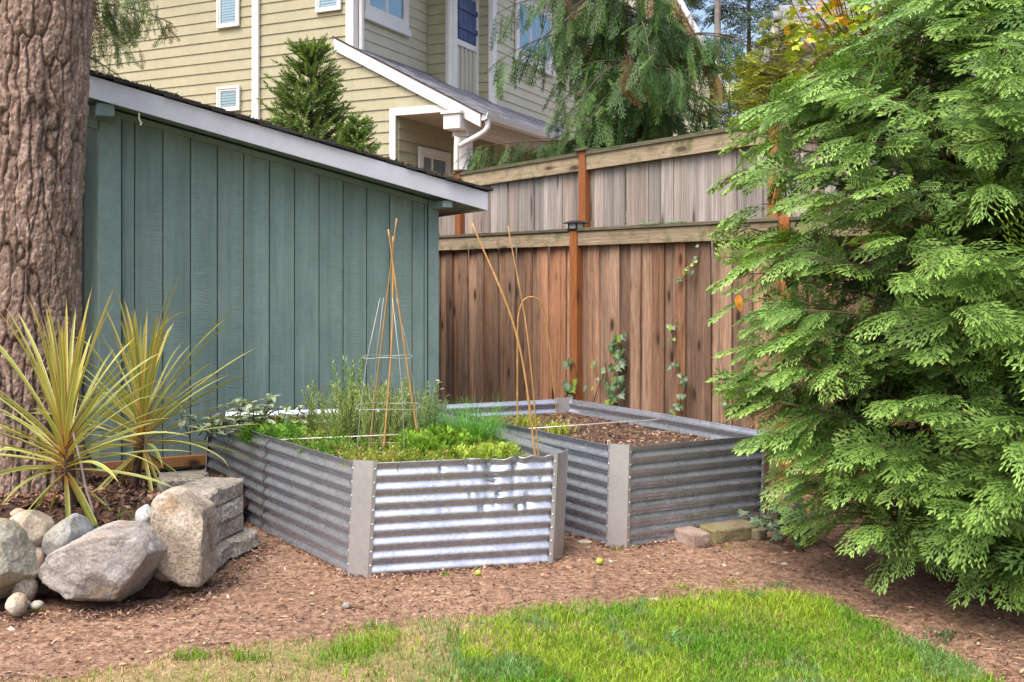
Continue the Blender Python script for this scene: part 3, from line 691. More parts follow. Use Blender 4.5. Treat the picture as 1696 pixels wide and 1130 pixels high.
def cream_gable():
    fr = Frame((0, 0), (.93, .37), (-.37, .93)); D = 25.
    P0 = pt(1192, 168, D); fr = Frame((P0[0], P0[1]), (.96, .28), (-.28, .96)); ze = P0[2]; sl = 1.62
    hs = thing('house', 'cream house beyond the weeping cedar, one steep gable edge lined with orange wood', 'house', fr(-2, 2, 0))
    zt = lambda u: ze-sl*u
    V = [fr(u, v, z) for v in (.02, 8) for u, z in ((-7.5, 0), (-.28, 0), (-.28, zt(-.28)), (-2.6, zt(-2.6)), (-7.5, zt(-2.6)))]
    wall = mk('wall', mesh(V, [(0, 1, 2, 3, 4), (5, 6, 7, 8, 9)]+[(i, (i+1) % 5, 5+(i+1) % 5, 5+i) for i in range(5)]), M_SIDING2, hs)
    lap(wall, fr, -7.4, -.28, 2.4, zt(-2.55), M_SIDING2, lambda a, b, z: (a, min(b, (ze-z)/sl-.02)), jog=False)
    q6 = [(0, 1, 2, 3), (4, 5, 6, 7), (0, 1, 5, 4), (1, 2, 6, 5), (2, 3, 7, 6), (3, 0, 4, 7)]
    def sl4(u0, u1, v0, v1, a, b): return [fr(u, v, zt(u)+t) for v in (v0, v1) for u, t in ((u0, a), (u1, a), (u1, b), (u0, b))]
    mk('soffit', mesh(sl4(-2.8, .03, -.55, 8, -.02, .10), q6), M_ORWOOD, hs)
    for v in (-.50, -.1): mk('soffit_batten', mesh(sl4(-2.8, .02, v, v+.06, -.06, -.021), q6), M_ORWOOD, hs)
    mk('fascia_board', mesh(sl4(-2.85, .05, -.60, -.552, -.08, .16), q6), M_TRIMW, hs)
    mk('roof', mesh(sl4(-2.8, .06, -.55, 8, .101, .16), q6), M_DARKSH, hs)
cream_gable()
def grey_house():
    D = 14.; P = pt(1280, 34, D); fr = Frame((P[0], P[1]), (.985, -.17), (.17, .985)); ze = P[2]
    hs = thing('house', 'grey house with a shingled hip roof and gutter half hidden behind the big hedge tree', 'house', fr(3, 3, 0))
    wall = mk('wall', MB().box((.45, .5, 0), (9, 8, ze-.35), .01, fr).mesh(), M_GREYW, hs)
    for k, z in enumerate(np.arange(1.6, ze-.45, .22)):
        mk('siding_board', MB().box((.46, .476, z), (8.9, .499, z+.214), .006, fr).mesh(), M_GREYW, wall)
    mk('soffit', MB().box((.03, .03, ze-.34), (9.5, 8.5, ze-.30), .004, fr).mesh(), M_TRIMW, hs)
    mk('fascia_board', MB().box((0, .0, ze-.36), (.1, 8.5, ze-.03), .006, fr).box((.101, .02, ze-.33), (9.5, .05, ze-.04), .006, fr).mesh(), M_TRIMW, hs)
    mk('downspout', MB().box((.0, -.02, ze-.42), (.11, .09, ze-.37), .01, fr).box((.5, .36, .6), (.6, .46, ze-.43), .02, fr).mesh(), M_TRIMW, hs)
    g = [(.015, ze-.16), (-.10, ze-.15), (-.13, ze-.02), (-.115, ze-.015), (-.09, ze-.13), (.0, ze-.14)]; n = len(g)
    V = [fr(u, v, z) for u in (.11, 9.5) for v, z in g]
    mk('gutter', mesh(V, [(i, (i+1) % n, n+(i+1) % n, n+i) for i in range(n)]+[tuple(range(n)), tuple(range(n, 2*n))]), M_GREYW, hs)
    zr = lambda v: ze+.0+.62*(v+.1)
    rf = mk('roof', mesh([fr(0, -.05, ze-.02), fr(9.5, -.05, ze-.02), fr(9.5, 8.5, ze-.02), fr(0, 8.5, ze-.02), fr(4.2, 4.2, ze+2.6), fr(5.5, 4.2, ze+2.6)], [(0, 1, 2, 3), (0, 1, 5, 4), (1, 2, 5), (2, 3, 4, 5), (3, 0, 4)]), M_GREYSH, hs)
    rg = np.random.default_rng(4); v = -.10
    while v < 1.6:
        u = max(v, 0)+.0
        while u < 5.:
            w = rg.uniform(.16, .34); v1 = v+.27; zz = rg.uniform(.015, .035); V = []
            for a in (u+.004, u+w-.004): V += [fr(a, v, zr(v)-.005), fr(a, v, zr(v)+zz), fr(a, v1, zr(v1)+.006), fr(a, v1, zr(v1)-.006)]
            mk('shingle', mesh(V, [(0, 1, 2, 3), (4, 5, 6, 7), (0, 1, 5, 4), (1, 2, 6, 5), (2, 3, 7, 6), (3, 0, 4, 7)], fix=False), M_GREYSH, rf); u += w
        v += .20
    P2 = pt(1372, 182, D+.4)
    window(hs, Frame(fr(0, .5, 0), fr.ex, fr.ey), .9, 1.9, 2.6, 4.0, v=-.06, trim=.13, blind=False, glass=M_GLASSD)
grey_house()
# ---------------------------------------------------------------- corrugated garden beds
def m_galv(name, base=(.44, .465, .53), r0=.19, r1=.36):
    m = NM(name); v = m.co('Object'); 
    sp = m.n('TexVoronoi', Vector=v, Scale=60.).outputs['Color']
    n1 = m.noise(v, 3., 5, .65); n2_ = m.noise(m.co('Object', (6, 6, 60)), 2., 4, .6); fine = m.noise(v, 90., 3, .7)
    c = m.mix(1., base, m.ramp(sp, [(.2, .86), (.8, 1.08)]), 'MULTIPLY')
    c = m.mix(m.ramp(n1, [(.45, 0.), (.75, .30)]), c, (.50, .50, .52))
    spots = m.ramp(fine, [(.66, 0.), (.74, .55)]); c = m.mix(spots, c, (.16, .12, .09))
    st = m.ramp(n2_, [(.58, 0.), (.78, .35)]); c = m.mix(st, c, (.32, .27, .22))
    rr = m.ramp(n1, [(.3, r0), (.75, r1)]); mt = m.n('Math', _operation='SUBTRACT', i0=.74, i1=m.n('Math', _operation='MAXIMUM', i0=spots, i1=st).outputs[0]).outputs[0]
    nb = m.bump(n1, .12, .02); nb = m.bump(fine, .08, .002, nb)
    m.fin(c, rr, mt, nb, .5); return m.m
M_GALV = m_galv('galvanised_corrugated_steel')
M_POSTM = plain('matte_grey_steel', (.43, .425, .44), .42, metal=.6, var=.07, scale=30., bump=.05)
M_RIVET = plain('bright_rivet', (.62, .62, .64), .3, metal=.9)
M_ROD = plain('thin_steel_rod', (.68, .67, .64), .4, metal=.3)
HB = .60; PITCH = .0755
def panel(A, B, nx, ztop, dent=None, amp=.0105, phase=0., shear=0., sag=None, name='panel'):
    """corrugated sheet from A to B (plan), outside on the right hand of A->B looking down... offset along normal"""
    A = np.array(A, float); B = np.array(B, float); L = np.linalg.norm(B-A); e = (B-A)/L; nrm = np.array((e[1], -e[0]))
    nz = 96; u = np.linspace(0, 1, nx+1); z = np.linspace(-.03, ztop, nz+1); U, Z = np.meshgrid(u, z)
    w = amp*np.cos(2*PI*(Z-ztop)/PITCH+phase); zz = Z.copy()
    if dent is not None: dn, dz = dent(U, Z, L); w = w+dn; zz = zz+dz
    wob = (n2(U*L*3+A[0]*7, Z*2, 81)-.5)*.012; w = w+wob*np.clip(U*8, 0, 1)*np.clip((1-U)*8, 0, 1)
    if sag is not None: zz = zz+sag(U)*np.clip(Z/ztop, 0, 1)
    V = []
    for th in (0, -.0018):
        X = A[0]+e[0]*L*U+nrm[0]*(w+th)+shear*Z/ztop; Y = A[1]+e[1]*L*U+nrm[1]*(w+th)
        V.append(np.stack([X, Y, zz], -1).reshape(-1, 3))
    V = np.concatenate(V); k = nx+1; N = k*(nz+1)
    i, j = np.meshgrid(np.arange(nx), np.arange(nz)); a = (j*k+i).ravel()
    T = np.stack([a, a+1, a+k+1, a+k], 1); T2 = T[:, ::-1]+N
    rim = nz*k+np.arange(nx); T3 = np.stack([rim, rim+1, rim+1+N, rim+N], 1)
    return bigmesh(V, np.concatenate([T, T2, T3]), smooth=True)
def metal_bed(name, label, pts, shear, dent=None, leftseam=True):
    """pts: A B C D E F G I plan corners going round, A-B and every second edge are corner posts"""
    cen = np.mean(pts, 0); t = thing(name, label, 'garden bed', (cen[0], cen[1], 0), 'corrugated metal garden beds')
    P = [np.array(p, float) for p in pts]
    for k, (i, j) in enumerate(((1, 2), (3, 4), (5, 6), (7, 0))):
        a, b = P[i], P[j]; two = k in (1, 3); nx = 60
        if not two: mk('side_panel', panel(a, b, 90 if k == 0 else 40, HB, dent if k == 0 else None, shear=shear), M_GALV, t)
        else:
            m_ = a+(b-a)*.5; e = (b-a)/np.linalg.norm(b-a); nr = np.array((e[1], -e[0])); bul = nr*.035
            mk('side_panel', panel(a, m_+bul, 40, HB, shear=shear), M_GALV, t); mk('side_panel', panel(m_+bul, b, 40, HB, shear=shear), M_GALV, t)
            c = m_+bul; mb = MB(); zz = np.linspace(0, HB, 60)     # seam strip follows the waves
            Vs = []; 
            for z in zz:
                w = .0105*math.cos(2*PI*(z-HB)/PITCH)+.007
                for s in (-.017, .017): q = c+e*s+nr*w; Vs.append((q[0]+shear*z/HB, q[1], z))
            mb.add(Vs, [(2*i, 2*i+1, 2*i+3, 2*i+2) for i in range(59)])
            mk('seam_strip', mb.mesh(True, fix=False), M_RIVET, t)
    for i, j in ((0, 1), (2, 3), (4, 5), (6, 7)):
        a, b = P[i], P[j]; ip, jn = P[(i-1) % 8], P[(j+1) % 8]
        ea = (ip-a)/np.linalg.norm(ip-a); eb = (jn-b)/np.linalg.norm(jn-b); e = (b-a)/np.linalg.norm(b-a); nr = np.array((e[1], -e[0]))
        na = np.array((-ea[1], ea[0])); na = na if na.dot(a-cen) > 0 else -na; nb_ = np.array((-eb[1], eb[0])); nb_ = nb_ if nb_.dot(b-cen) > 0 else -nb_
        prof = [a+ea*.017+na*.013, a+na*.013+nr*.004, a+e*.012+nr*.014, b-e*.012+nr*.014, b+nb_*.013+nr*.004, b+eb*.019+nb_*.013]
        inn = [p-(nr*.0025) for p in prof]
        V = [(p[0]+shear*z/HB, p[1], z) for z in (-.03, HB+.012) for p in prof+inn[::-1]]; n = 12
        po = mk('corner_post', mesh(V, [(q, (q+1) % n, n+(q+1) % n, n+q) for q in range(n)]+[tuple(range(n)), tuple(range(n, 2*n))]), M_POSTM, t)
        rv = MB()
        for c, nn in ((a+ea*.009+na*.0135, na), (b+eb*.011+nb_*.0135, nb_)):
            for z in np.arange(.037, HB, PITCH):
                o = np.array((c[0]+shear*z/HB, c[1], z)); n3 = np.array((nn[0], nn[1], 0)); t3 = np.array((-nn[1], nn[0], 0)); u3 = np.array((0, 0, 1.))
                Vr = []
                for r, h in ((.0062, 0), (.005, .003), (.002, .0045)):
                    for q in range(6): Vr.append(o+n3*h+(t3*math.cos(q*PI/3)+u3*math.sin(q*PI/3))*r)
                rv.add(Vr, [(r*6+q, r*6+(q+1) % 6, r*6+6+(q+1) % 6, r*6+6+q) for r in (0, 1) for q in range(6)]+[tuple(range(12, 18))])
        mk('rivets', rv.mesh(True), M_RIVET, po, kind='stuff')
    return t
# plan corners from the photograph's ground contacts
B1 = [(-.888, 5.648), (-.79, 5.624), (.225, 5.865), (.283, 5.98), (-.83, 8.03), (-.95, 8.06), (-2.20, 7.78), (-2.285, 7.66)]
B2 = [(.588, 6.208), (.683, 6.172), (1.615, 6.65), (1.668, 6.74), (.47, 8.62), (.36, 8.60), (-.54, 8.235), (-.615, 8.13)]
def dent1(U, Z, L):
    """the buckled upper half of the front sheet"""
    r = np.random.default_rng(2); dn = np.zeros_like(U); dz = np.zeros_like(U)
    up = np.clip((Z-.20)/.30, 0, 1)
    for k in range(34):
        u0 = r.normal(.66, .15) if k < 24 else r.uniform(.3, .97); z0 = r.uniform(.30, .61); su = r.uniform(.004, .016); sz = r.uniform(.012, .045); a = r.normal(0, .013)
        sl = r.normal(0, .10); du = U-u0-sl*(Z-z0)
        dn += a*np.sign(a)*-1*np.exp(-np.abs(du)/su-((Z-z0)/sz)**2)
    c = np.exp(-np.abs(U-.635-.12*(Z-.5))/.03)*up; dn -= .017*c*(.5+.8*n2(U*30, Z*40, 7))
    c2 = np.exp(-np.abs(U-.77)/.02)*np.clip((Z-.3)/.2, 0, 1); dn -= .010*c2
    dz -= .014*np.exp(-((U-.66)/.05)**2)*np.clip((Z-.45)/.15, 0, 1)
    dz += .006*np.sin(U*60)*np.clip((Z-.52)/.08, 0, 1)*np.clip((U-.5)*6, 0, 1)
    cr = (fbm(np.stack([U*16, Z*16, U*0], -1), 5, 3)-.5)*.016*np.exp(-((U-.70)/.17)**2)*np.clip((Z-.30)/.15, 0, 1)
    return np.clip(dn+cr, -.03, .012), dz
bed1 = metal_bed('metal_garden_bed', 'corrugated metal garden bed full of green herbs, its front sheet dented', B1, .030, dent1)
def dent2(U, Z, L): return (n2(U*6, Z*5, 19)-.5)*.008, U*0
bed2 = metal_bed('metal_garden_bed', 'corrugated metal garden bed of bare soil in front of the brown fence', B2, .016, dent2)
def inset(P, d):
    P = np.array(P); c = P.mean(0); return c+(P-c)*(1-d/np.linalg.norm(P-c, axis=1))[:, None]
def inpoly(P, x, y):
    P = np.array(P); r = np.zeros(np.shape(x), bool); n = len(P); j = n-1
    for i in range(n):
        c = ((P[i, 1] > y) != (P[j, 1] > y)) & (x < (P[j, 0]-P[i, 0])*(y-P[i, 1])/(P[j, 1]-P[i, 1]+1e-12)+P[i, 0]); r ^= c; j = i
    return r
def soil1(x, y): return .485+(n2(x*3, y*3, 91)-.5)*.06+(n2(x*15, y*15, 92)-.5)*.03
def soil2(x, y): return .49+(n2(x*2.5, y*2.5, 93)-.5)*.05+(n2(x*15, y*15, 94)-.5)*.03
BS1 = np.array(B1)+np.array((.024, 0)); BS2 = np.array(B2)+np.array((.012, 0))
def bedsoil(P, zf, t, seed, n):
    P = np.array(P); Q = inset(P, .012); c = P.mean(0); V = []; R = 26; K = 12; T = []
    per = []
    for i in range(8):
        for k in range(K): per.append(Q[i]+(Q[(i+1) % 8]-Q[i])*k/K)
    per = np.array(per); m = len(per); V = [(*(c+(per-c)*(r/R))[q], 0) for r in range(1, R+1) for q in range(m)]
    V = np.array(V); V[:, 2] = zf(V[:, 0], V[:, 1]); V = np.vstack([V, [(c[0], c[1], float(zf(c[0], c[1])))]])
    F4 = [(r*m+q, r*m+(q+1) % m, (r+1)*m+(q+1) % m, (r+1)*m+q) for r in range(R-1) for q in range(m)]+[(len(V)-1, q, (q+1) % m) for q in range(m)]
    F4.append(tuple((R-1)*m+q for q in range(m)))
    s = mk('soil', mesh(V, F4[:-1], True), M_SOIL, t)
    rg = np.random.default_rng(seed); lo, hi = P.min(0), P.max(0); x = rg.uniform(lo[0], hi[0], n); y = rg.uniform(lo[1], hi[1], n); k = inpoly(inset(P, .05), x, y); x, y = x[k], y[k]
    pal = .8*np.array([(.15, .10, .07), (.25, .16, .11), (.34, .23, .16), (.08, .055, .04), (.46, .35, .25), (.19, .17, .08), (.30, .15, .09)])
    V, T, C = flakes(np.stack([x, y, zf(x, y)+.003], 1), rg.uniform(.007, .032, len(x)), rg, pal, .5)
    mk('bark_chips', bigmesh(V, T, C), M_CHIP, s, kind='stuff')
bedsoil(BS1, soil1, bed1, 31, 2500); bedsoil(BS2, soil2, bed2, 32, 7000)
def base_spill():
    """mulch and soil heaped unevenly along the foot of the beds, fallen leaves and needles on the ground"""
    rg = np.random.default_rng(71); P = []
    for B in (B1, B2):
        B = np.array(B)
        for i in range(8):
            a, b = B[i], B[(i+1) % 8]; L = np.linalg.norm(b-a); e = (b-a)/L; nr = np.array((e[1], -e[0])); m = int(L*700)
            t = rg.uniform(0, L, m); o = np.abs(rg.normal(0, .03, m))+.006; q = a+e*t[:, None]+nr*o[:, None]; hp = .035*n2(q[:, 0]*5, q[:, 1]*5, 17)*np.exp(-o/.03); P.append(np.stack([q[:, 0], q[:, 1], gz(q[:, 0], q[:, 1])+hp*rg.uniform(.3, 1, m)], 1))
    Ls = spline([(-2.9, 4.86, 0), (-2.45, 4.88, 0), (-2.05, 4.92, 0), (-1.75, 5.02, 0), (-1.58, 5.25, 0), (-1.53, 5.7, 0), (-1.48, 6.2, 0)], 20)[:, :2]; q = Ls[rg.integers(0, len(Ls), 2600)]+rg.normal(0, .045, (2600, 2)); P.append(np.stack([q[:, 0], q[:, 1], gz(q[:, 0], q[:, 1])+.004+rg.uniform(0, .018, 2600)], 1))
    P = np.concatenate(P); V, T, C = flakes(P, rg.uniform(.006, .024, len(P)), rg); tag(mk('mulch_chips', bigmesh(V, T, C), M_CHIP), kind='stuff')
    n = 900; y = 4.05+3.*rg.uniform(0, 1, n)**1.3; x = rg.uniform(-.5, .5, n)*y; k = ~in_lawn(x, y) & (x > -1.9) & ~inpoly(BS1, x, y) & ~inpoly(BS2, x, y); x, y = x[k], y[k]; n = len(x)
    a = rg.uniform(0, 2*PI, n); L = rg.uniform(.03, .075, n); w = np.where(rg.uniform(0, 1, n) < .72, .0016, rg.uniform(.008, .018, n)); L = np.where(w > .005, L*.6, L); ex = np.stack([np.cos(a), np.sin(a), rg.normal(0, .06, n)], 1); ey = np.stack([-np.sin(a), np.cos(a), rg.normal(0, .2, n)], 1); P = np.stack([x, y, gz(x, y)+.008], 1)
    V = np.stack([P-ex*L[:, None]/2, P+ey*w[:, None]/2+np.array((0, 0, .004)), P+ex*L[:, None]/2, P-ey*w[:, None]/2], 1).reshape(-1, 3); b = np.arange(n)*4; T = np.concatenate([np.stack([b, b+1, b+2], 1), np.stack([b, b+2, b+3], 1)])
    pal = np.array([(.30, .19, .09), (.42, .30, .16), (.20, .10, .05), (.10, .065, .045), (.46, .36, .22)]); C = np.repeat(pal[rg.integers(0, 5, n)][:, None], 4, 1).reshape(-1, 3); tag(mk('leaf_litter', bigmesh(V, T, C), M_CHIP), kind='stuff')
base_spill()
# brace rods across the beds
def rod(t, a, b, z): mk('brace_rod', MB().tube([(*a, z), (*b, z)], .004, 6).mesh(True), M_ROD, t)
mid = lambda p, q: (np.array(p)+np.array(q))/2
rod(bed1, mid(BS1[7], BS1[0])+(-.025, -.02), mid(BS1[3], BS1[4])+(.025, .02), .565); rod(bed2, mid(BS2[7], BS2[0])+(-.025, -.02), mid(BS2[3], BS2[4])+(.025, .02), .555)
# ---------------------------------------------------------------- canes, hoop, wire cage
M_CANE = plain('bamboo_cane', (.42, .24, .085), .45, var=.2, scale=30, bump=.1)
M_WIRE = plain('pale_wire', (.50, .50, .48), .45, metal=.3)
def cane(label, P, r, group=None, name='bamboo_stake'):
    P = np.array(P, float); L = np.linalg.norm(P[-1]-P[0]); Q = spline(P, 14) if len(P) > 2 else np.linspace(P[0], P[1], 44)
    rr = np.full(len(Q), r); rr[::7] *= 1.28; rr *= np.linspace(1., .72, len(Q))
    o = mk(name, MB().tube(Q-Q[0], rr, 8).mesh(True), M_CANE, None, Q[0]); return tag(o, label, 'garden stake', group)
z1 = lambda x, y: float(soil1(x, y))-.05
def at(px, y, d): return pt(px, y, d)
a = at(607, 742, 6.75); cane('bamboo stake of the tall tripod leaning in from the rosemary side', [(-.975, 6.98, z1(-.975, 6.98)), at(628, 600, 6.86), at(657, 362, 6.70)], .0062)
cane('straight dark bamboo stake in the middle of the tall tripod', [(-.83, 6.60, z1(-.83, 6.60)), at(649, 560, 6.64), at(651, 392, 6.68)], .0072)
cane('bamboo stake of the tall tripod leaning in from the parsley side', [(-.59, 6.66, z1(-.59, 6.66)), at(668, 560, 6.66), at(643, 380, 6.66)], .0068)
q = (.155, 5.98)
cane('long tan stake leaning steeply across the fence from the dented bed corner', [(q[0], q[1], z1(*q)), at(857, 560, 6.0), at(782, 370, 6.06)], .0068)
cane('thin tan stake with its tip right of the other leaning stake', [(q[0]+.012, q[1]+.03, z1(*q)), at(874, 560, 6.06), at(841, 374, 6.15)], .0045)
hp = [(at(857, 700, 8.05)[0], 8.05, soil2(.05, 8.05)-.05), at(857, 600, 8.05), at(858, 530, 8.05), at(866, 500, 8.05), at(880, 492, 8.06), at(895, 500, 8.07), at(903, 530, 8.08), at(912, 590, 8.1), (at(924, 690, 8.15)[0], 8.15, soil2(.36, 8.15)-.05)]
cane('tan cane bent into a tall hoop in the back of the bare soil bed', hp, .0075, name='cane_hoop')
def cage():
    c = np.array((-.80, 6.63)); zs = float(soil1(*c)); t = thing('wire_plant_cage', 'round wire plant cage standing among herbs round the bamboo tripod', 'plant cage', (c[0], c[1], zs-.03))
    for r, z in ((.225, zs+.035), (.205, zs+.30), (.155, zs+.62)):
        P = [(c[0]+r*math.cos(a), c[1]+r*math.sin(a), z+.006*math.sin(3*a)) for a in np.linspace(0, 2*PI, 49)]
        mk('ring', MB().tube(P, .0019, 6, False).mesh(True), M_WIRE, t)
    for a in (.6, 2.2, 3.8, 5.3):
        P = [(c[0]+r*math.cos(a), c[1]+r*math.sin(a), z) for r, z in ((.235, zs-.06), (.225, zs+.035), (.205, zs+.30), (.155, zs+.62), (.06, zs+1.0))]
        mk('leg', MB().tube(P, .0015, 6).mesh(True), M_WIRE, t)
cage()
# ---------------------------------------------------------------- rocks and concrete blocks
def m_rock(name, cols, patch, pf=(.52, .64), scale=5., speck=.0):
    m = NM(name); v = m.co('Object', (1, 1, 1), rand=True); a = m.noise(v, scale, 6, .62, .4); b = m.noise(v, scale*.6, 4, .6); f = m.noise(v, 70., 4, .7)
    c = m.ramp(a, [(.3, cols[0]), (.5, cols[1]), (.7, cols[2])]); c = m.mix(m.ramp(b, [(pf[0], 0.), (pf[1], .8)]), c, patch)
    c = m.mix(.55+speck, c, m.ramp(f, [(.32, .35), (.5, 1.), (.68, 1.45)]), 'MULTIPLY')
    lich = m.ramp(m.noise(v, 13., 5, .7), [(.60, 0.), (.68, .55)]); c = m.mix(lich, c, (.13, .115, .085))
    return m.fin(c, .85, 0, m.bump(f, .7, .008, m.bump(a, .5, .03)), .25)
M_RGREY = m_rock('grey_boulder', [(.17, .15, .135), (.29, .265, .25), (.42, .39, .375)], (.29, .20, .105), (.56, .68))
M_RTAN = m_rock('tan_rock', [(.27, .22, .16), (.43, .36, .28), (.54, .48, .40)], (.48, .29, .14))
M_RBLUE = m_rock('blue_grey_rock', [(.20, .22, .23), (.32, .34, .36), (.46, .48, .50)], (.27, .25, .2))
M_RPINK = m_rock('pink_rock', [(.36, .25, .19), (.48, .35, .28), (.56, .44, .37)], (.42, .3, .2))
M_RGRAN = m_rock('speckled_granite', [(.16, .13, .10), (.33, .275, .215), (.50, .43, .36)], (.30, .18, .07), (.62, .76), 6., .35)
M_RLEFT = m_rock('lichen_rock', [(.17, .16, .12), (.30, .285, .225), (.44, .42, .36)], (.36, .28, .13))
M_RWHITE = m_rock('pale_stone', [(.40, .42, .44), (.56, .58, .60), (.66, .67, .68)], (.45, .42, .36))
def ico(n):
    bm = bmesh.new(); bmesh.ops.create_icosphere(bm, subdivisions=n, radius=1.); V = np.array([v.co[:] for v in bm.verts]); T = np.array([[v.index for v in f.verts] for f in bm.faces]); bm.free(); return V, T
def rock(name, label, cat, x0, x1, y0, y1, d, depth, mat, seed, cuts=7, cutd=(.62, .9), rough=.16, sub=5, rot=0., z_off=0.):
    d0 = d; d = d+depth*.22; c = pt((x0+x1)/2, (y0+y1)/2, d); rx = (x1-x0)/2*d/F; rz = (y1-y0)/2*d/F; r = np.random.default_rng(seed); V, T = ico(sub); D = V.copy()
    rad = np.ones(len(V))
    for k in range(cuts):
        n = r.normal(size=3); n /= np.linalg.norm(n); h = r.uniform(*cutd); dd = D@n; rad = np.where(dd > 1e-3, np.minimum(rad, h/np.maximum(dd, 1e-3)), rad)
    rad = rad*(1+(fbm(D*1.6+seed, seed, 3)-.5)*rough*2+(fbm(D*6+seed, seed+5, 3)-.5)*rough*.5+(fbm(D*18+seed, seed+9, 2)-.5)*rough*.16)
    V = D*rad[:, None]; V = (V-(V.max(0)+V.min(0))/2)/((V.max(0)-V.min(0))/2)
    if rot:
        cr, sr = math.cos(rot), math.sin(rot); V = np.stack([V[:, 0]*cr-V[:, 2]*sr, V[:, 1], V[:, 0]*sr+V[:, 2]*cr], 1); V = (V-(V.max(0)+V.min(0))/2)/((V.max(0)-V.min(0))/2)
    V = V*np.array((rx, depth/2, rz)); V[:, 2] += 0
    o = mk(name, bigmesh(V, T, smooth=False), mat, None, (c[0], d, c[2]+z_off)); return tag(o, label, cat)
def outline_rock(name, label, cat, zx, d, depth, mat, seed, p=3.2, rough=.05, sub=6, facets=10, fd=(.84, .97)):
    """solid boulder whose front outline is given (photo pixels at 1368/460 zoom), with depth and facets"""
    q = np.array(zx, float)/2.974+np.array((0, 650)); d = d+depth*.2; c2 = q.mean(0); c = pt(*c2, d); k = d/F; dx = (q[:, 0]-c2[0])*k; dz = -(q[:, 1]-c2[1])*k
    tt = np.linspace(0, 1, 24, endpoint=False)[:, None]; Q2 = np.stack([dx, dz], 1); Q2 = np.concatenate([Q2[i_]*(1-tt)+Q2[(i_+1) % len(Q2)]*tt for i_ in range(len(Q2))]); dx, dz = Q2[:, 0], Q2[:, 1]; ang = np.arctan2(dz, dx); o_ = np.argsort(ang); ang = ang[o_]; rr = np.hypot(dx, dz)[o_]; V, T = ico(sub); th = np.arctan2(V[:, 2], V[:, 0]); rp = np.interp(th, ang, rr, period=2*PI)
    r = np.random.default_rng(seed); D = V; rho = np.hypot(D[:, 0], D[:, 2]); s = (rho**p+np.abs(D[:, 1])**p)**(-1/p); P = np.stack([np.cos(th)*rp*rho*s, D[:, 1]*s*depth/2, np.sin(th)*rp*rho*s], 1)
    sz = np.array((np.abs(dx).max(), depth/2, np.abs(dz).max())); U = P/sz
    for i in range(facets):
        n = r.normal(size=3); n[1] = -abs(n[1])*1.5; n /= np.linalg.norm(n); h = np.percentile(U@n, 100*r.uniform(*fd)); ex = np.maximum(U@n-h, 0); U = U-n[None]*ex[:, None]*.9
    P = U*sz; nv = U/(np.linalg.norm(U, axis=1)[:, None]+1e-6); m = sz.mean()
    P = P+nv*(m*((fbm(U*1.8+seed, seed, 3)-.5)*rough*2+(np.abs(fbm(U*4+seed, seed+5, 4)-.5)-.12)*rough*1.6+(fbm(U*16+seed, seed+9, 3)-.5)*rough*.8))[:, None]
    for ax, e0, e1 in ((0, dx.min(), dx.max()), (2, dz.min(), dz.max())): P[:, ax] = e0+(P[:, ax]-P[:, ax].min())*(e1-e0)/(P[:, ax].max()-P[:, ax].min())
    o = mk(name, bigmesh(P, T, smooth=False), mat, None, c); return tag(o, label, cat)
outline_rock('boulder', 'big pale grey boulder with a brown stain at the front of the planting bed', 'boulder', [(150, 965), (165, 910), (215, 850), (250, 800), (350, 735), (440, 685), (520, 655), (640, 660), (690, 690), (740, 750), (775, 830), (792, 905), (740, 960), (650, 1000), (560, 1025), (420, 1045), (330, 1058), (260, 1050), (200, 1015)], 4.98, .5, M_RGREY, 5, 4.5, .045)
outline_rock('boulder', 'lichen speckled boulder cut by the left edge of the photo', 'boulder', [(0, 640), (40, 660), (80, 700), (120, 790), (160, 895), (140, 950), (80, 1005), (20, 1060), (-100, 1075), (-210, 900), (-150, 700), (-60, 640)], 4.9, .5, M_RLEFT, 8)
rock('stone', 'smooth round cream stone on top of the boulders', 'stone', 7, 88, 846, 914, 5.18, .24, M_RTAN, 13, 2, (.85, .95), .06)
outline_rock('stone', 'angular blue grey stone resting against the big boulder', 'stone', [(218, 720), (235, 665), (285, 625), (330, 600), (400, 628), (428, 652), (400, 700), (330, 750), (265, 810), (228, 810)], 5.14, .26, M_RBLUE, 17, 3., .05, 5)
rock('stone', 'small pink stone wedged below the round cream stone', 'stone', 36, 76, 905, 952, 5.12, .2, M_RPINK, 23, 4, (.75, .95), .08, 4)
outline_rock('boulder', 'upright speckled granite slab with an ochre streak beside the block wall', 'boulder', [(775, 525), (800, 492), (850, 480), (900, 492), (960, 528), (1022, 572), (1034, 620), (1036, 760), (1038, 910), (1020, 930), (940, 925), (870, 890), (800, 830), (785, 740), (775, 640), (768, 570)], 5.26, .30, M_RGRAN, 42, 12., .022, 6, 5, (.90, .98))
rock('stone', 'small white stone behind the granite slab', 'stone', 226, 262, 834, 876, 5.42, .14, M_RWHITE, 31, 6, (.65, .9), .1, 4)
rock('stone', 'small tan stone in the gap between boulder and granite', 'stone', 246, 290, 872, 924, 5.22, .16, M_RTAN, 37, 6, (.65, .9), .1, 4)
rock('stone', 'low tan stone below the gap in the wall of rocks', 'stone', 252, 300, 915, 962, 5.26, .2, M_RGRAN, 38, 6, (.65, .9), .1, 4)
rock('stone', 'tiny orange stone behind the round cream stone', 'stone', 18, 42, 842, 858, 5.3, .08, M_RPINK, 39, 4, (.7, .9), .08, 3)
rock('stone', 'grey wedge stone on the mulch between the two boulders', 'stone', 12, 44, 982, 1022, 4.86, .12, M_RTAN, 43, 6, (.65, .9), .1, 4)
rock('pebble', 'small round pebble nearest the big boulder', 'pebble', 50, 72, 995, 1010, 4.93, .06, M_RLEFT, 44, 2, (.8, .95), .06, 3)
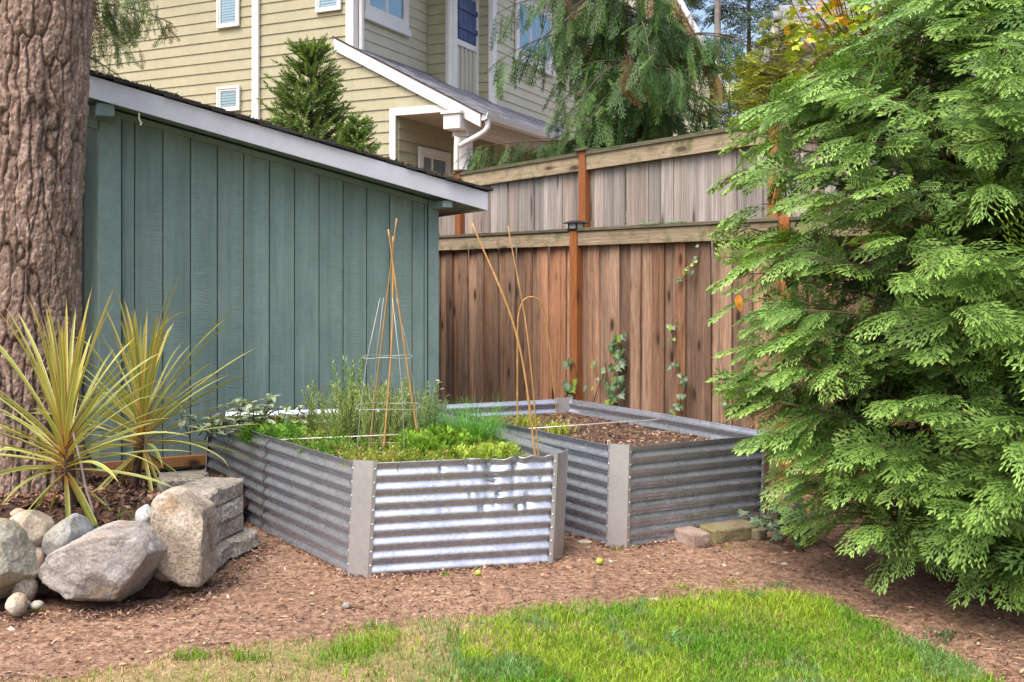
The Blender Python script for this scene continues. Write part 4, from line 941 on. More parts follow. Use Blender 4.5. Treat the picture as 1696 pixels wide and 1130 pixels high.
rock('pebble', 'small grey pebble between the wedge stone and the round pebble', 'pebble', 37, 50, 994, 1010, 4.94, .05, M_RBLUE, 45, 2, (.8, .95), .06, 3)
rock('stone', 'dark tan stone buried under the lichen speckled boulder', 'stone', 22, 60, 950, 1000, 5.0, .16, M_RGRAN, 46, 6, (.65, .9), .1, 4)
def m_block():
    m = NM('split_concrete_block'); v = m.co('Object', (1, 1, 1), rand=True); f = m.noise(v, 55., 5, .75); a = m.noise(v, 9., 5, .65)
    c = m.ramp(f, [(.32, (.07, .06, .045)), (.47, (.33, .30, .25)), (.66, (.56, .53, .47))]); c = m.mix(m.ramp(a, [(.48, 0.), (.7, .7)]), c, m.mix(1., c, (.55, .50, .40), 'MULTIPLY'))
    oi = m.n('ObjectInfo').outputs['Random']; c = m.mix(1., c, m.ramp(oi, [(0, .75), (1, 1.15)]), 'MULTIPLY')
    return m.fin(c, .95, 0, m.bump(f, .8, .012), .15)
M_BLOCK = m_block()
def roughbox(hx, hy, hz, seed, faces, amp=.02, n=14):
    """block with split (rough) faces; faces: list of (axis, sign)"""
    bm = bmesh.new(); bmesh.ops.create_cube(bm, size=2); bmesh.ops.subdivide_edges(bm, edges=bm.edges[:], cuts=n, use_grid_fill=True)
    V = np.array([v.co[:] for v in bm.verts]); T = [[v.index for v in f.verts] for f in bm.faces]; bm.free()
    P = V*np.array((hx, hy, hz)); nz = fbm(P*14+seed, seed, 4)-.5; nz2 = fbm(P*4+seed, seed+3, 2)-.5
    for ax, s in faces:
        on = V[:, ax]*s > .999; edge = np.max(np.abs(np.delete(V, ax, 1)), 1); fall = np.clip((1.02-edge)/.25, .0, 1)
        P[on, ax] += s*(nz[on]*amp*1.6+nz2[on]*amp+fall[on]*amp*.8-amp*.4)
    P += np.stack([fbm(P*20+7+k*31, seed+k, 2)-.5 for k in range(3)], 1)*.004
    return mesh(P, T, False)
def block_wall():
    t = thing('block_wall', 'low curved stack of rough tan concrete blocks holding the planting bed', 'block wall', (-1.68, 5.9, 0))
    def blk(cx, cy, z0, lx, ly, ang, seed, h=.101):
        o = mk('block', roughbox(lx/2, ly/2, h/2, seed, [(0, 1), (1, -1)], .026), M_BLOCK, t, (cx, cy, z0+h/2)); rotz(o, ang)
    sd = 100
    for k, (x, y) in enumerate(((0, 0), (.012, .0), (.004, -.004))):
        z = .104+k*.1035
        if k == 1: z += .0005
        blk(-1.805+x, 5.735+y, z, .25, .285, -.05+.02*k, sd); blk(-1.765+x, 6.03+y, z, .25, .315, -.19-.02*k, sd+1); sd += 3
    blk(-1.76, 5.76, .0, .27, .30, -.08, sd); blk(-1.70, 6.06, .0, .28, .31, -.18, sd+1)
    blk(-2.05, 6.38, .30, .27, .24, .25, sd+3, .09)
block_wall()
M_BRICK = m_rock('reddish_paver', [(.15, .105, .088), (.27, .195, .165), (.36, .28, .245)], (.22, .17, .14))
M_MOSSB = m_rock('moss_stained_block', [(.12, .10, .07), (.23, .195, .135), (.33, .29, .20)], (.22, .20, .085), (.45, .6))
def paver(name, label, cat, px, y, ang, size, mat, seed, z0=-.015):
    d = gd(y); x = (px-CX)*d/F; o = mk(name, roughbox(*[q/2 for q in size], seed, [(0, 1), (1, -1), (0, -1)], .01, 10), mat, None, (x, d, z0+size[2]/2)); rotz(o, ang); return tag(o, label, cat)
paver('paver', 'small reddish paver on the mulch at the foot of the bare soil bed', 'paver', 1146, 898, .42, (.13, .22, .088), M_BRICK, 61)
paver('concrete_block', 'moss stained concrete block lying against the front of the bare soil bed', 'block', 1203, 886, .44, (.34, .25, .088), M_MOSSB, 63)
paver('paver', 'dark stub of a paver at the far end of the mossy block', 'paver', 1250, 888, .6, (.09, .13, .07), M_MOSSB, 65)
M_APPLE = plain('green_fruit', (.34, .40, .055), .35, var=.15, spec=.5)
M_STEMB = plain('brown_stem', (.12, .07, .04), .8)
def fruit(px, y, r, label):
    d = gd(y); x = (px-CX)*d/F; t = thing('fallen_fruit', label, 'fruit', (x, d, float(gz(x, d))), 'fallen green fruit'); V, T = ico(3)
    V = V*(1-.16*np.exp(-((V[:, 0]**2+V[:, 1]**2)/.06)))[:, None]*np.array((1, 1, .92)); z = float(gz(x, d))+r*.9
    mk('flesh', bigmesh(V*r+np.array((x, d, z)), T, smooth=True), M_APPLE, t)
    mk('stem', MB().tube([(x, d, z+r*.70), (x+.004, d-.004, z+r*1.15)], .0015, 5).mesh(True), M_STEMB, t)
fruit(993, 934, .0215, 'round green fruit lying on the mulch between the two metal beds'); fruit(792, 948, .018, 'small green fruit on the mulch below the dented front sheet')
def twig():
    d = gd(1003); x = (585-CX)*d/F; z = float(gz(x, d)); t = thing('twig', 'short twig with a grey knob lying on open mulch', 'twig', (x, d, z))
    V, T = ico(3); V = V*(1+(fbm(V*3, 3, 3)-.5)*.5)[:, None]; mk('knob', bigmesh(V*np.array((.021, .017, .016))+np.array((x-.035, d, z+.016)), T, smooth=True), M_RGREY, t)
    mk('stick', MB().tube([(x-.02, d, z+.014), (x+.02, d-.012, z+.012), (x+.055, d-.02, z+.006)], [.006, .005, .006], 6).mesh(True), M_STEMB, t)
twig()
def flat_stone(px, y, w, h, label, seed, mat):
    d = gd(y); x = (px-CX)*d/F; V, T = ico(3); V = V*(1+(fbm(V*1.5+seed, seed, 3)-.5)*.5)[:, None]*np.array((w, w*.55, h)); o = mk('stone', bigmesh(V, T, smooth=True), mat, None, (x, d, float(gz(x, d))+h*.4)); tag(o, label, 'stone')
flat_stone(968, 897, .05, .014, 'flat tan stone on the mulch in the gap between the metal beds', 3, M_RTAN); flat_stone(1012, 926, .013, .009, 'dark pebble beside the green fruit', 4, M_RBLUE)
flat_stone(1098, 918, .016, .011, 'grey pebble below the red paver', 5, M_RGREY); flat_stone(1085, 994, .03, .012, 'pinkish stone at the edge of the lawn', 6, M_RPINK); flat_stone(1300, 932, .02, .008, 'pale chip of stone on the mulch in front of the hedge tree', 9, M_RTAN)
# ---------------------------------------------------------------- foliage
M_LEAF = tinted('conifer_leaf', rough=.5, trans=.22, spec=.35)
M_HERB = tinted('herb_leaf', rough=.5, trans=.3, spec=.3)
M_STRAP = tinted('strap_leaf', rough=.42, trans=.22, spec=.4, transcol=(1.15, 1.15, .6))
M_TWIG = plain('grey_brown_twig', (.13, .085, .058), .85, var=.3, scale=40)
def lobe(V, T, C, p, d, n, l, w, t0, t1, fold=.18):
    s = np.cross(n, d); b = len(V); V += [p, p+d*l*.45+s*w/2-n*w*fold, p+d*l, p+d*l*.45-s*w/2-n*w*fold]; T += [(b, b+1, b+2), (b, b+2, b+3)]; C += [t0, (t0+t1)/2, t1, (t0+t1)/2]
def unit(v): return v/(np.linalg.norm(v)+1e-12)
def spray(seed, ns=9, nl=5, spread=.42, ang=48, droop=.35, lw=.030, ll=.115, curl=.25):
    """flat scale-leaf spray along +x, unit length, normal +z"""
    r = np.random.default_rng(seed); V, T, C = [], [], []; Z = np.array((0, 0, 1.))
    f = lambda t: np.array((t*(1-.12*droop*t), .04*math.sin(t*3+seed)+.22*math.sin(seed*2.3)*t*t, -droop*.55*t*t))
    for i in range(ns):
        t = .06+.90*(i+.5)/ns
        for sgn in (1, -1):
            tt = min(t+(0 if sgn > 0 else .45/ns), .98); p = f(tt); ax = unit(f(min(tt+.02, 1))-f(tt-.02)); a = math.radians(ang+r.normal(0, 5)); l = spread*(math.sin(PI*min(1, tt*.82+.18))**.7)*(1.05-.35*tt)*r.uniform(.8, 1.15)
            sd = np.array((0, 1., 0))*sgn; d0 = unit(ax*math.cos(a)+sd*math.sin(a)); nloc = unit(Z+r.normal(0, .12, 3)); nloc = unit(nloc-d0*nloc.dot(d0))
            q = lambda s: p+d0*l*s+ax*l*.22*s*s-Z*curl*l*s*s*.6
            for k in range(nl):
                s = (k+.35)/nl; b = q(s); dd = unit(q(s+.05)-q(s-.05)); side = np.cross(nloc, dd); sg = 1 if k % 2 else -1
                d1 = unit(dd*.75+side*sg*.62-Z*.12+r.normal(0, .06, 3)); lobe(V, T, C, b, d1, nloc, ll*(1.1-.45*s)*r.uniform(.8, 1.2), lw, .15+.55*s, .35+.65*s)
                d2 = unit(dd+side*sg*-.12); lobe(V, T, C, q(s-.3/nl), d2, nloc, l/nl*1.45, lw*.8, .1+.5*s, .3+.6*s)
            lobe(V, T, C, q(.93), unit(q(1.)-q(.9)), nloc, ll*.8, lw, .7, 1.)
    for i in range(10): a = f(i/10); b = f((i+1)/10); lobe(V, T, C, a, unit(b-a), Z, np.linalg.norm(b-a)*1.5, .022, 0., .15+.6*(i/10)**2)
    return np.array(V), np.array(T), np.array(C)
def sprig(seed, n=14, ll=.16, lw=.05, ang=55, curve=.3, naked=0., stem=.012):
    """upright stem along +x with leaves all round"""
    r = np.random.default_rng(seed); V, T, C = [], [], []; f = lambda t: np.array((t, .12*math.sin(2*t+seed)*t, curve*.4*t*t))
    for i in range(n):
        t = naked+(1-naked)*(i+.4)/n; p = f(t); az = i*2.4+r.normal(0, .3); sd = np.array((0, math.cos(az), math.sin(az))); a = math.radians(ang*r.uniform(.7, 1.2)*(1-.4*t)); d = unit(np.array((1., 0, 0))*math.cos(a)+sd*math.sin(a)); nn = unit(np.cross(np.cross(d, np.array((1., 0, 0))), d)); nn = -nn if nn[0] < 0 else nn
        lobe(V, T, C, p, d, nn, ll*(1.15-.5*t)*r.uniform(.75, 1.2), lw, .2+.4*t, .5+.5*t, .1)
    for i in range(6): a = f(i/6); b = f((i+1)/6); lobe(V, T, C, a, unit(b-a), np.array((0, 0, 1.)), np.linalg.norm(b-a)*1.4, stem, 0, .3); lobe(V, T, C, a, unit(b-a), np.array((0, 1., 0)), np.linalg.norm(b-a)*1.4, stem, 0, .3)
    return np.array(V), np.array(T), np.array(C)
def inst(tpls, P, X, Zn, sc, c0, c1, seed=0, jit=.18):
    """many copies of leaf templates as arrays; colour runs from c0 (inner) to c1 (tip growth)"""
    r = np.random.default_rng(seed); P = np.asarray(P, float); n = len(P); X = np.asarray(X, float); X = X/np.linalg.norm(X, axis=1)[:, None]
    Y = np.cross(np.asarray(Zn, float), X); Y /= np.linalg.norm(Y, axis=1)[:, None]+1e-9; Zz = np.cross(X, Y); sc = np.broadcast_to(sc, (n,)); which = r.integers(0, len(tpls), n); VV, TT, CC = [], [], []; off = 0
    c0 = np.broadcast_to(c0, (n, 3)); c1 = np.broadcast_to(c1, (n, 3)); br = np.exp(r.normal(0, jit, (n, 1)))
    for k, (V, T, C) in enumerate(tpls):
        ix = np.where(which == k)[0]; m = len(ix)
        if m == 0: continue
        M = np.stack([X[ix], Y[ix], Zz[ix]], 1)*sc[ix][:, None, None]
        W_ = np.einsum('vk,nkj->nvj', V, M)+P[ix][:, None, :]; VV.append(W_.reshape(-1, 3))
        TT.append((T[None]+(np.arange(m)*len(V))[:, None, None]+off).reshape(-1, 3)); off += m*len(V)
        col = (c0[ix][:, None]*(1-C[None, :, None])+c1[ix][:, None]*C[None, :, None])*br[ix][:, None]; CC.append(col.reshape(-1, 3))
    return np.concatenate(VV), np.concatenate(TT), np.concatenate(CC)
class Tubes:
    def __init__(s): s.m = MB()
    def add(s, P, r0, r1, n=6): s.m.tube(P, np.linspace(r0, r1, len(P)), n); return s
# ---------------------------------------------------------------- the big hedge tree on the right
def hedge_tree():
    r = np.random.default_rng(77); c = np.array((2.68, 5.52)); t = thing('cedar_tree', 'big bright green cedar with flat lacy sprays filling the right side', 'tree', (c[0], c[1], 0))
    prof = np.array([(0, .62), (.2, .84), (.5, 1.05), (.9, 1.21), (1.4, 1.27), (1.9, 1.29), (2.2, 1.32), (2.45, 1.30), (2.65, 1.12), (2.9, .84), (3.2, .62), (4.0, .32), (4.5, .05)])
    rad = lambda z: np.interp(z, prof[:, 0], prof[:, 1])
    tr = Tubes(); tr.add(spline([(c[0], c[1], -.1), (c[0]+.03, c[1], 1.2), (c[0]-.02, c[1]+.02, 2.6), (c[0], c[1], 4.3)], 6), .085, .012, 10)
    mk('trunk', tr.m.mesh(True), M_TWIG, t); lm = Tubes(); P, X, Z, Sc, tipn = [], [], [], [], []
    toc = math.atan2(-c[1], -c[0])              # azimuth from trunk to camera
    for k in range(420):
        z1 = r.uniform(.20, 4.0)**1.0; az = toc+(r.uniform(-1.75, 1.75) if r.uniform() < .86 else r.uniform(-PI, PI)); lump = .86+.24*float(n2(az*1.7+5, z1*1.5, 5)); R = rad(z1)*lump*r.uniform(.86, 1.08)
        d = np.array((math.cos(az), math.sin(az), 0)); z0 = max(.05, z1-R*r.uniform(.25, .6)); a = np.array((c[0], c[1], z0)); e = np.array((c[0], c[1], z1))+d*R
        side = np.array((-d[1], d[0], 0)); B = bez(a, (a+e)/2+np.array((0, 0, .16*R))+side*r.normal(0, .10), e, 11)
        lm.add(B, .013, .003, 5)
        up = np.array((0, 0, 1.))
        nsp = int(10+8*R)
        for j in range(nsp):
            u = .22+.78*(j+r.uniform(0, 1))/nsp; i = min(int(u*10), 9); p = B[i]+(B[i+1]-B[i])*(u*10-i); ax = unit(B[i+1]-B[i]); sg = 1 if j % 2 else -1
            dirn = unit(ax*r.uniform(.55, 1.0)+side*sg*r.uniform(.35, .95)+up*r.normal(-.02, .20)) if u < .93 else unit(ax+side*r.normal(0, .25)-up*.1)
            P.append(p); X.append(dirn); Z.append(unit(up*r.uniform(.4, .9)+d*r.uniform(.4, 1.)+r.normal(0, .36, 3))); Sc.append(r.uniform(.11, .31)*(1.05-.18*(z1/4.4))); tipn.append(u)
        P.append(B[-1]); X.append(unit(B[-1]-B[-3]-up*.02)); Z.append(unit(up*.8+d*.6)); Sc.append(r.uniform(.2, .3)); tipn.append(1.)
    P, X, Z, Sc, tipn = map(np.array, (P, X, Z, Sc, tipn))
    mk('limbs', lm.m.mesh(True), M_TWIG, t, kind='stuff')
    lo_ = [spray(s, 5, 2, spread=.42, ang=44, droop=.6, lw=.06, ll=.17, curl=.4) for s in (6, 7, 8)]; tp = [spray(s, 8, 3, spread=.42, ang=44, droop=.25+.13*s, lw=.038, ll=.135, curl=.25+.06*s) for s in (1, 2, 3, 4, 5)]
    hue = n2(P[:, 0]*1.3, P[:, 2]*1.3, 15)[:, None]; young_unshaded = np.clip((tipn[:, None]-.6)/.4, 0, 1)  # inner sprays darker: older growth, plus shade of the gaps put into colour
    c0 = np.array((.038, .080, .020))*(1-young_unshaded)+np.array((.070, .145, .030))*young_unshaded
    c1 = np.array((.105, .195, .042))*(1-young_unshaded)+(np.array((.30, .465, .080))*(1-hue)+np.array((.25, .43, .15))*hue)*young_unshaded
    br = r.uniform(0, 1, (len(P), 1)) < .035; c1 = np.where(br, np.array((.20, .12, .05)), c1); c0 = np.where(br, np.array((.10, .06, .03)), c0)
    # the 300 sprays that show largest are parts, the rest one mass
    px = CX+P[:, 0]*F/P[:, 1]; py = HY-(P[:, 2]-H)*F/P[:, 1]; inside = (px > 1150) & (px < 1720) & (py > -40) & (py < 1100)
    front = ((P[:, :2]-c)@np.array((math.cos(toc), math.sin(toc))))/rad(P[:, 2]); score = Sc/P[:, 1]*(front+.6)*inside*(tipn > .6); big = np.argsort(-score)[:290]; rest = np.ones(len(P), bool); rest[big] = False
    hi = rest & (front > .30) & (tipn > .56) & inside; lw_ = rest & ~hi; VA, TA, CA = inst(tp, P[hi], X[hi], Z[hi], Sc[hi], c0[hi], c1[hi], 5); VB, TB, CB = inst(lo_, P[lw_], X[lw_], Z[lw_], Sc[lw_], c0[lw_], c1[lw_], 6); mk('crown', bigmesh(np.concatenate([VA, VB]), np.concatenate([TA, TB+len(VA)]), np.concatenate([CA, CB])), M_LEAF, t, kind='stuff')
    ms = [bigmesh(V, T, np.array((.070, .145, .030))[None]*(1-C[:, None])+np.array((.285, .455, .105))[None]*C[:, None]) for V, T, C in tp]
    for i in big:
        x = unit(X[i]); y = unit(np.cross(Z[i], x)); z = np.cross(x, y); o = mk('leaf_spray', ms[r.integers(0, 5)], M_LEAF, t, P[i])
        o.rotation_euler = Matrix(np.stack([x, y, z], 1).tolist()).to_euler(); o.scale = [Sc[i]]*3
hedge_tree()
# ---------------------------------------------------------------- weeping cedar and other far trees
M_BARKD = plain('dark_brown_bark', (.085, .06, .045), .9, var=.35, scale=20, bump=.5, bd=.02)
M_BARKG = plain('pale_grey_bark', (.30, .26, .235), .9, var=.25, scale=10, bump=.4, bd=.02)
def weeping(name, label, base, trunk_r, top, limbs, tint0, tint1, seed, hang=(.35, .75), dens=17, brown=.05, group=None):
    r = np.random.default_rng(seed); b = np.array(base, float); t = thing(name, label, 'tree', b, group); up = np.array((0, 0, 1.))
    tr = Tubes().add(spline([b+(0, 0, -.1), b+(.04, 0, top*.5), b+(0, 0, top)], 8), trunk_r, .02, 10); mk('trunk', tr.m.mesh(True), M_BARKD, t)
    lm = Tubes(); P, X, Z, Sc = [], [], [], []
    for (z0, dx, dy, dz, sag) in limbs:
        a = b+(0, 0, z0); e = a+(dx, dy, dz); B = bez(a, (a+e)/2+(0, 0, sag), e, 15); lm.add(B, .016, .004, 6); L = math.hypot(dx, dy); n = int(dens*L)+5; d = unit(np.array((dx, dy, 0)))
        sd = np.array((-d[1], d[0], 0))
        for j in range(n):
            u = .10+.90*(j+r.uniform(0, 1))/n; i = min(int(u*14), 13); p = B[i]+(B[i+1]-B[i])*(u*14-i); h = r.uniform(*hang)*(1.15-.5*u)
            p = p+sd*r.normal(0, .10)+up*r.normal(0, .02); q = unit(-up+sd*r.normal(0, .22)+d*r.normal(.12, .2)); P.append(p); X.append(q); Z.append(unit(r.normal(0, 1, 3)-q*.0)); Sc.append(h)
            if r.uniform() < .4: P.append(p); X.append(unit(d*.8+sd*r.normal(0, .6)-up*.6)); Z.append(up+r.normal(0, .2, 3)); Sc.append(h*.5)
    mk('limbs', lm.m.mesh(True), M_BARKD, t, kind='stuff'); P, X, Z, Sc = map(np.array, (P, X, Z, Sc)); n = len(P)
    tp = [spray(s, 7, 2, spread=.20, ang=28, droop=.2, lw=.027, ll=.15, curl=.1) for s in (11, 12, 13)]
    mixv = np.clip(r.normal(.4, .35, (n, 1)), 0, 1); c0 = np.array(tint0)*(1-mixv)+np.array(tint0)*1.5*mixv; c1 = np.array(tint0)*1.6*(1-mixv)+np.array(tint1)*mixv
    bw = r.uniform(0, 1, (n, 1)) < brown; c0 = np.where(bw, (.11, .055, .02), c0); c1 = np.where(bw, (.25, .125, .04), c1)
    V, T, C = inst(tp, P, X, Z, Sc, c0, c1, seed); mk('crown', bigmesh(V, T, C), M_LEAF, t); return t
def cedar_limbs():
    r = np.random.default_rng(9); out = [(4.55, -1.78, -.2, -.35, .5), (4.9, -1.75, .1, .0, .45), (3.95, -1.0, -.3, -.45, .25), (3.55, -1.55, -.5, -.55, .25), (3.2, -2.1, -.6, -.08, .22), (4.4, 1.25, -.2, .1, .3), (4.0, 1.2, .1, -.5, .35), (3.8, 1.35, -.3, -.62, .3), (4.7, .7, -.6, -.4, .4), (4.15, -.25, -.9, -.2, .3), (4.4, .35, -.8, -.5, .3)]
    for k in range(46):
        z = r.uniform(2.4, 7.2); az = r.uniform(0, 2*PI); L = r.uniform(.6, 1.4)*np.interp(z, [2.4, 5, 7.4], [1., 1., .4]); out.append((z, L*math.cos(az), L*math.sin(az), r.uniform(-.65, .05)*L, r.uniform(.15, .4)*L))
    return out
weeping('weeping_cedar', 'weeping cedar with long hanging dark green sprays behind the upper fence', (pt(1058, 464, 12.6)[0], 12.6, 0), .11, 7.6, cedar_limbs(), (.034, .078, .022), (.17, .31, .06), 41, dens=20, brown=.03)
lr = np.random.default_rng(6)
weeping('cedar_tree', 'cedar branch ends hanging over the shed roof beside the big trunk, tips turning brown', (pt(60, 464, 10.4)[0], 10.4, 0), .13, 6.5,
        [(4.35, 1.42, -.1, -.18, .25), (4.5, 1.25, -.2, -.1, .3), (4.2, 1.05, -.3, -.3, .22), (4.0, .95, -.1, -.42, .2), (3.9, .85, -.5, -.45, .2), (4.9, 1.1, .2, .0, .3), (3.7, .82, -.1, -.35, .15), (3.6, .85, .2, -.3, .12), (4.4, .9, .2, -.2, .2)]+[(lr.uniform(3.2, 6.3), 1.*math.cos(a), 1.*math.sin(a), -.3, .3) for a in lr.uniform(0, 2*PI, 14)],
        (.04, .065, .02), (.17, .235, .04), 43, hang=(.22, .48), dens=30, brown=.13)
def conifer(name, label, base, top, rbase, zlow, tint0, tint1, seed, n=420, sc=(.16, .30), tp=None, group=None, bark=None, tr_r=.05, lean=.35, gap=0.):
    r = np.random.default_rng(seed); b = np.array(base, float); t = thing(name, label, 'tree', b, group)
    mk('trunk', Tubes().add(spline([b+(0, 0, -.1), b+(.01, 0, top*.5), b+(0, 0, top)], 8), tr_r, .008, 8).m.mesh(True), bark or M_BARKD, t); lm = Tubes(); P, X, Z, Sc = [], [], [], []; up = np.array((0, 0, 1.))
    nl = max(20, n//7)
    for k in range(nl):
        u = r.uniform(0, 1)**.85; z = zlow+(top-zlow)*u; az = r.uniform(0, 2*PI); R = rbase*(1-u)**.8*r.uniform(.6, 1.12)*(.8+.4*float(n2(az*2, z*2, seed)))+.04
        if gap and float(n2(az*1.5+3, z*1.1, seed+4)) < gap: continue
        d = np.array((math.cos(az), math.sin(az), 0)); a = b+(0, 0, z); e = a+d*R+up*R*lean; lm.add(np.linspace(a, e, 5), .010, .003, 4); sd = np.array((-d[1], d[0], 0))
        for j in range(7):
            w = .25+.75*(j+r.uniform(0, 1))/7; P.append(a+(e-a)*w); X.append(unit(d*.7+sd*r.normal(0, .55)+up*r.normal(lean*.9, .25))); Z.append(unit(up+d*.5+r.normal(0, .3, 3))); Sc.append(r.uniform(*sc)*(1.1-.35*u))
    for j in range(6): P.append(b+(0, 0, top-.05*j)); X.append(unit(up+r.normal(0, .25, 3))); Z.append(r.normal(0, 1, 3)); Sc.append(sc[0])
    P, X, Z, Sc = map(np.array, (P, X, Z, Sc)); m = r.uniform(0, 1, (len(P), 1)); c1 = np.array(tint0)*2*(1-m)+np.array(tint1)*m
    mk('limbs', lm.m.mesh(True), M_BARKD, t, kind='stuff'); V, T, C = inst(tp, P, X, Z, Sc, np.array(tint0), c1, seed); mk('crown', bigmesh(V, T, C), M_LEAF, t); return t
TPF = [spray(s, 5, 2, ll=.17, lw=.055) for s in (21, 22, 23)]; TPS = [sprig(s, 30, .24, .075, 52) for s in (24, 25, 26)]
q = pt(515, 464, 12.2); conifer('conifer_tree', 'small bushy conifer poking up behind the shed roof against the tan house', (q[0], 12.2, 0), 4.32, .80, 2.0, (.055, .10, .018), (.23, .32, .055), 51, 1100, (.18, .33), TPS, lean=.45, tr_r=.045)
q = pt(606, 464, 12.0); conifer('conifer_tree', 'low bright conifer top at the foot of the roof slope, right of the bushy conifer', (q[0]-.1, 12.0, 0), 3.42, .40, 2.2, (.05, .10, .016), (.20, .29, .045), 52, 480, (.12, .22), TPS, lean=.6)
q = pt(1290, 464, 10.6); conifer('cedar_tree', 'yellow green cedar behind the upper fence below the grey house roof', (q[0], 10.6, 0), 4.25, .95, 1.6, (.13, .16, .02), (.50, .50, .09), 53, 900, (.16, .32), TPF, lean=.35, tr_r=.05, gap=.36)
q = pt(1222, 464, 13.5); conifer('cedar_tree', 'loose olive green tree between the weeping cedar and the yellow cedar', (q[0]+.1, 14.5, 0), 4.6, .8, 1.6, (.09, .125, .03), (.33, .40, .11), 57, 500, (.2, .36), TPF, lean=.3, tr_r=.05, gap=.35)
q = pt(1188, 464, 30.)
t = conifer('fir_tree', 'tall far fir with a bare pale trunk beside the orange gable edge', (q[0], 30., 0), 17., 2.1, 8.6, (.03, .05, .03), (.10, .15, .08), 54, 500, (.5, .9), TPF, bark=M_BARKG, tr_r=.20, lean=-.05)
for k, (px, d, tp_, rb, lab) in enumerate(((1240, 34., 15., 3.2, 'dark far fir right of the bare pale trunk, blue sky showing through'), (1330, 40., 16., 4., 'far fir whose top is hidden behind the grey house'), (1120, 42., 16., 3.6, 'far fir hidden mostly by the weeping cedar'))):
    q = pt(px, 464, d); conifer('fir_tree', lab, (q[0], d, 0), tp_, rb, 1.5, (.022, .042, .022), (.085, .135, .075), 55+k, 800, (.55, 1.0), TPF, tr_r=.18, lean=-.05, gap=.20)
def maple():
    r = np.random.default_rng(66); b = np.array((3.25, 8.75, 0)); t = thing('maple_tree', 'maple with lobed green and yellow leaves above the hedge tree', 'tree', b); L, tw, up = [], Tubes(), np.array((0, 0, 1.))
    mk('trunk', Tubes().add(spline([b, b+(-.05, 0, 1.6), b+(-.1, -.1, 3.0)], 6), .05, .025).m.mesh(True), M_BARKD, t); P, X, Z = [], [], []
    for k in range(46):
        z0 = r.uniform(1.9, 3.0); e = b+(r.uniform(-.95, .5), r.uniform(-.7, .5), r.uniform(3.3, 4.4)); a = b+(-.07, -.04, z0); B = bez(a, (a+e)/2+(0, 0, .2), e, 9); tw.add(B, .012, .003, 5)
        for j in range(40):
            i = r.integers(3, 9); P.append(B[i]+r.normal(0, .09, 3)); X.append(unit(r.normal(0, 1, 3)*(1, 1, .3)-up*.35)); Z.append(unit(up+r.normal(0, .45, 3)))
    mk('limbs', tw.m.mesh(True), M_BARKD, t, kind='stuff'); V, T, C = [], [], []; Y = np.array((0, 0, 1.))
    for k, a in enumerate((-110, -55, 0, 55, 110)): d = np.array((math.cos(math.radians(a)), math.sin(math.radians(a)), 0)); lobe(V, T, C, np.zeros(3), d, Y, (1., .85, .55)[abs(k-2)], .42, .2, 1., .1)
    tp = [(np.array(V), np.array(T), np.array(C))]; n = len(P); m = r.uniform(0, 1, (n, 1)); zz = np.array(P)[:, 2:3]; y = (n2(np.array(P)[:, 0]*2.4, zz[:, 0]*2.4, 6)[:, None] > .74) | (m > .97)
    c = np.where(y, np.array((.62, .34, .03)), np.array((.20, .33, .03))*(1-m)+np.array((.42, .46, .05))*m); V, T, C = inst(tp, P, X, Z, r.uniform(.05, .09, n), c*.8, c, 6); mk('crown', bigmesh(V, T, C), M_LEAF, t)
maple()
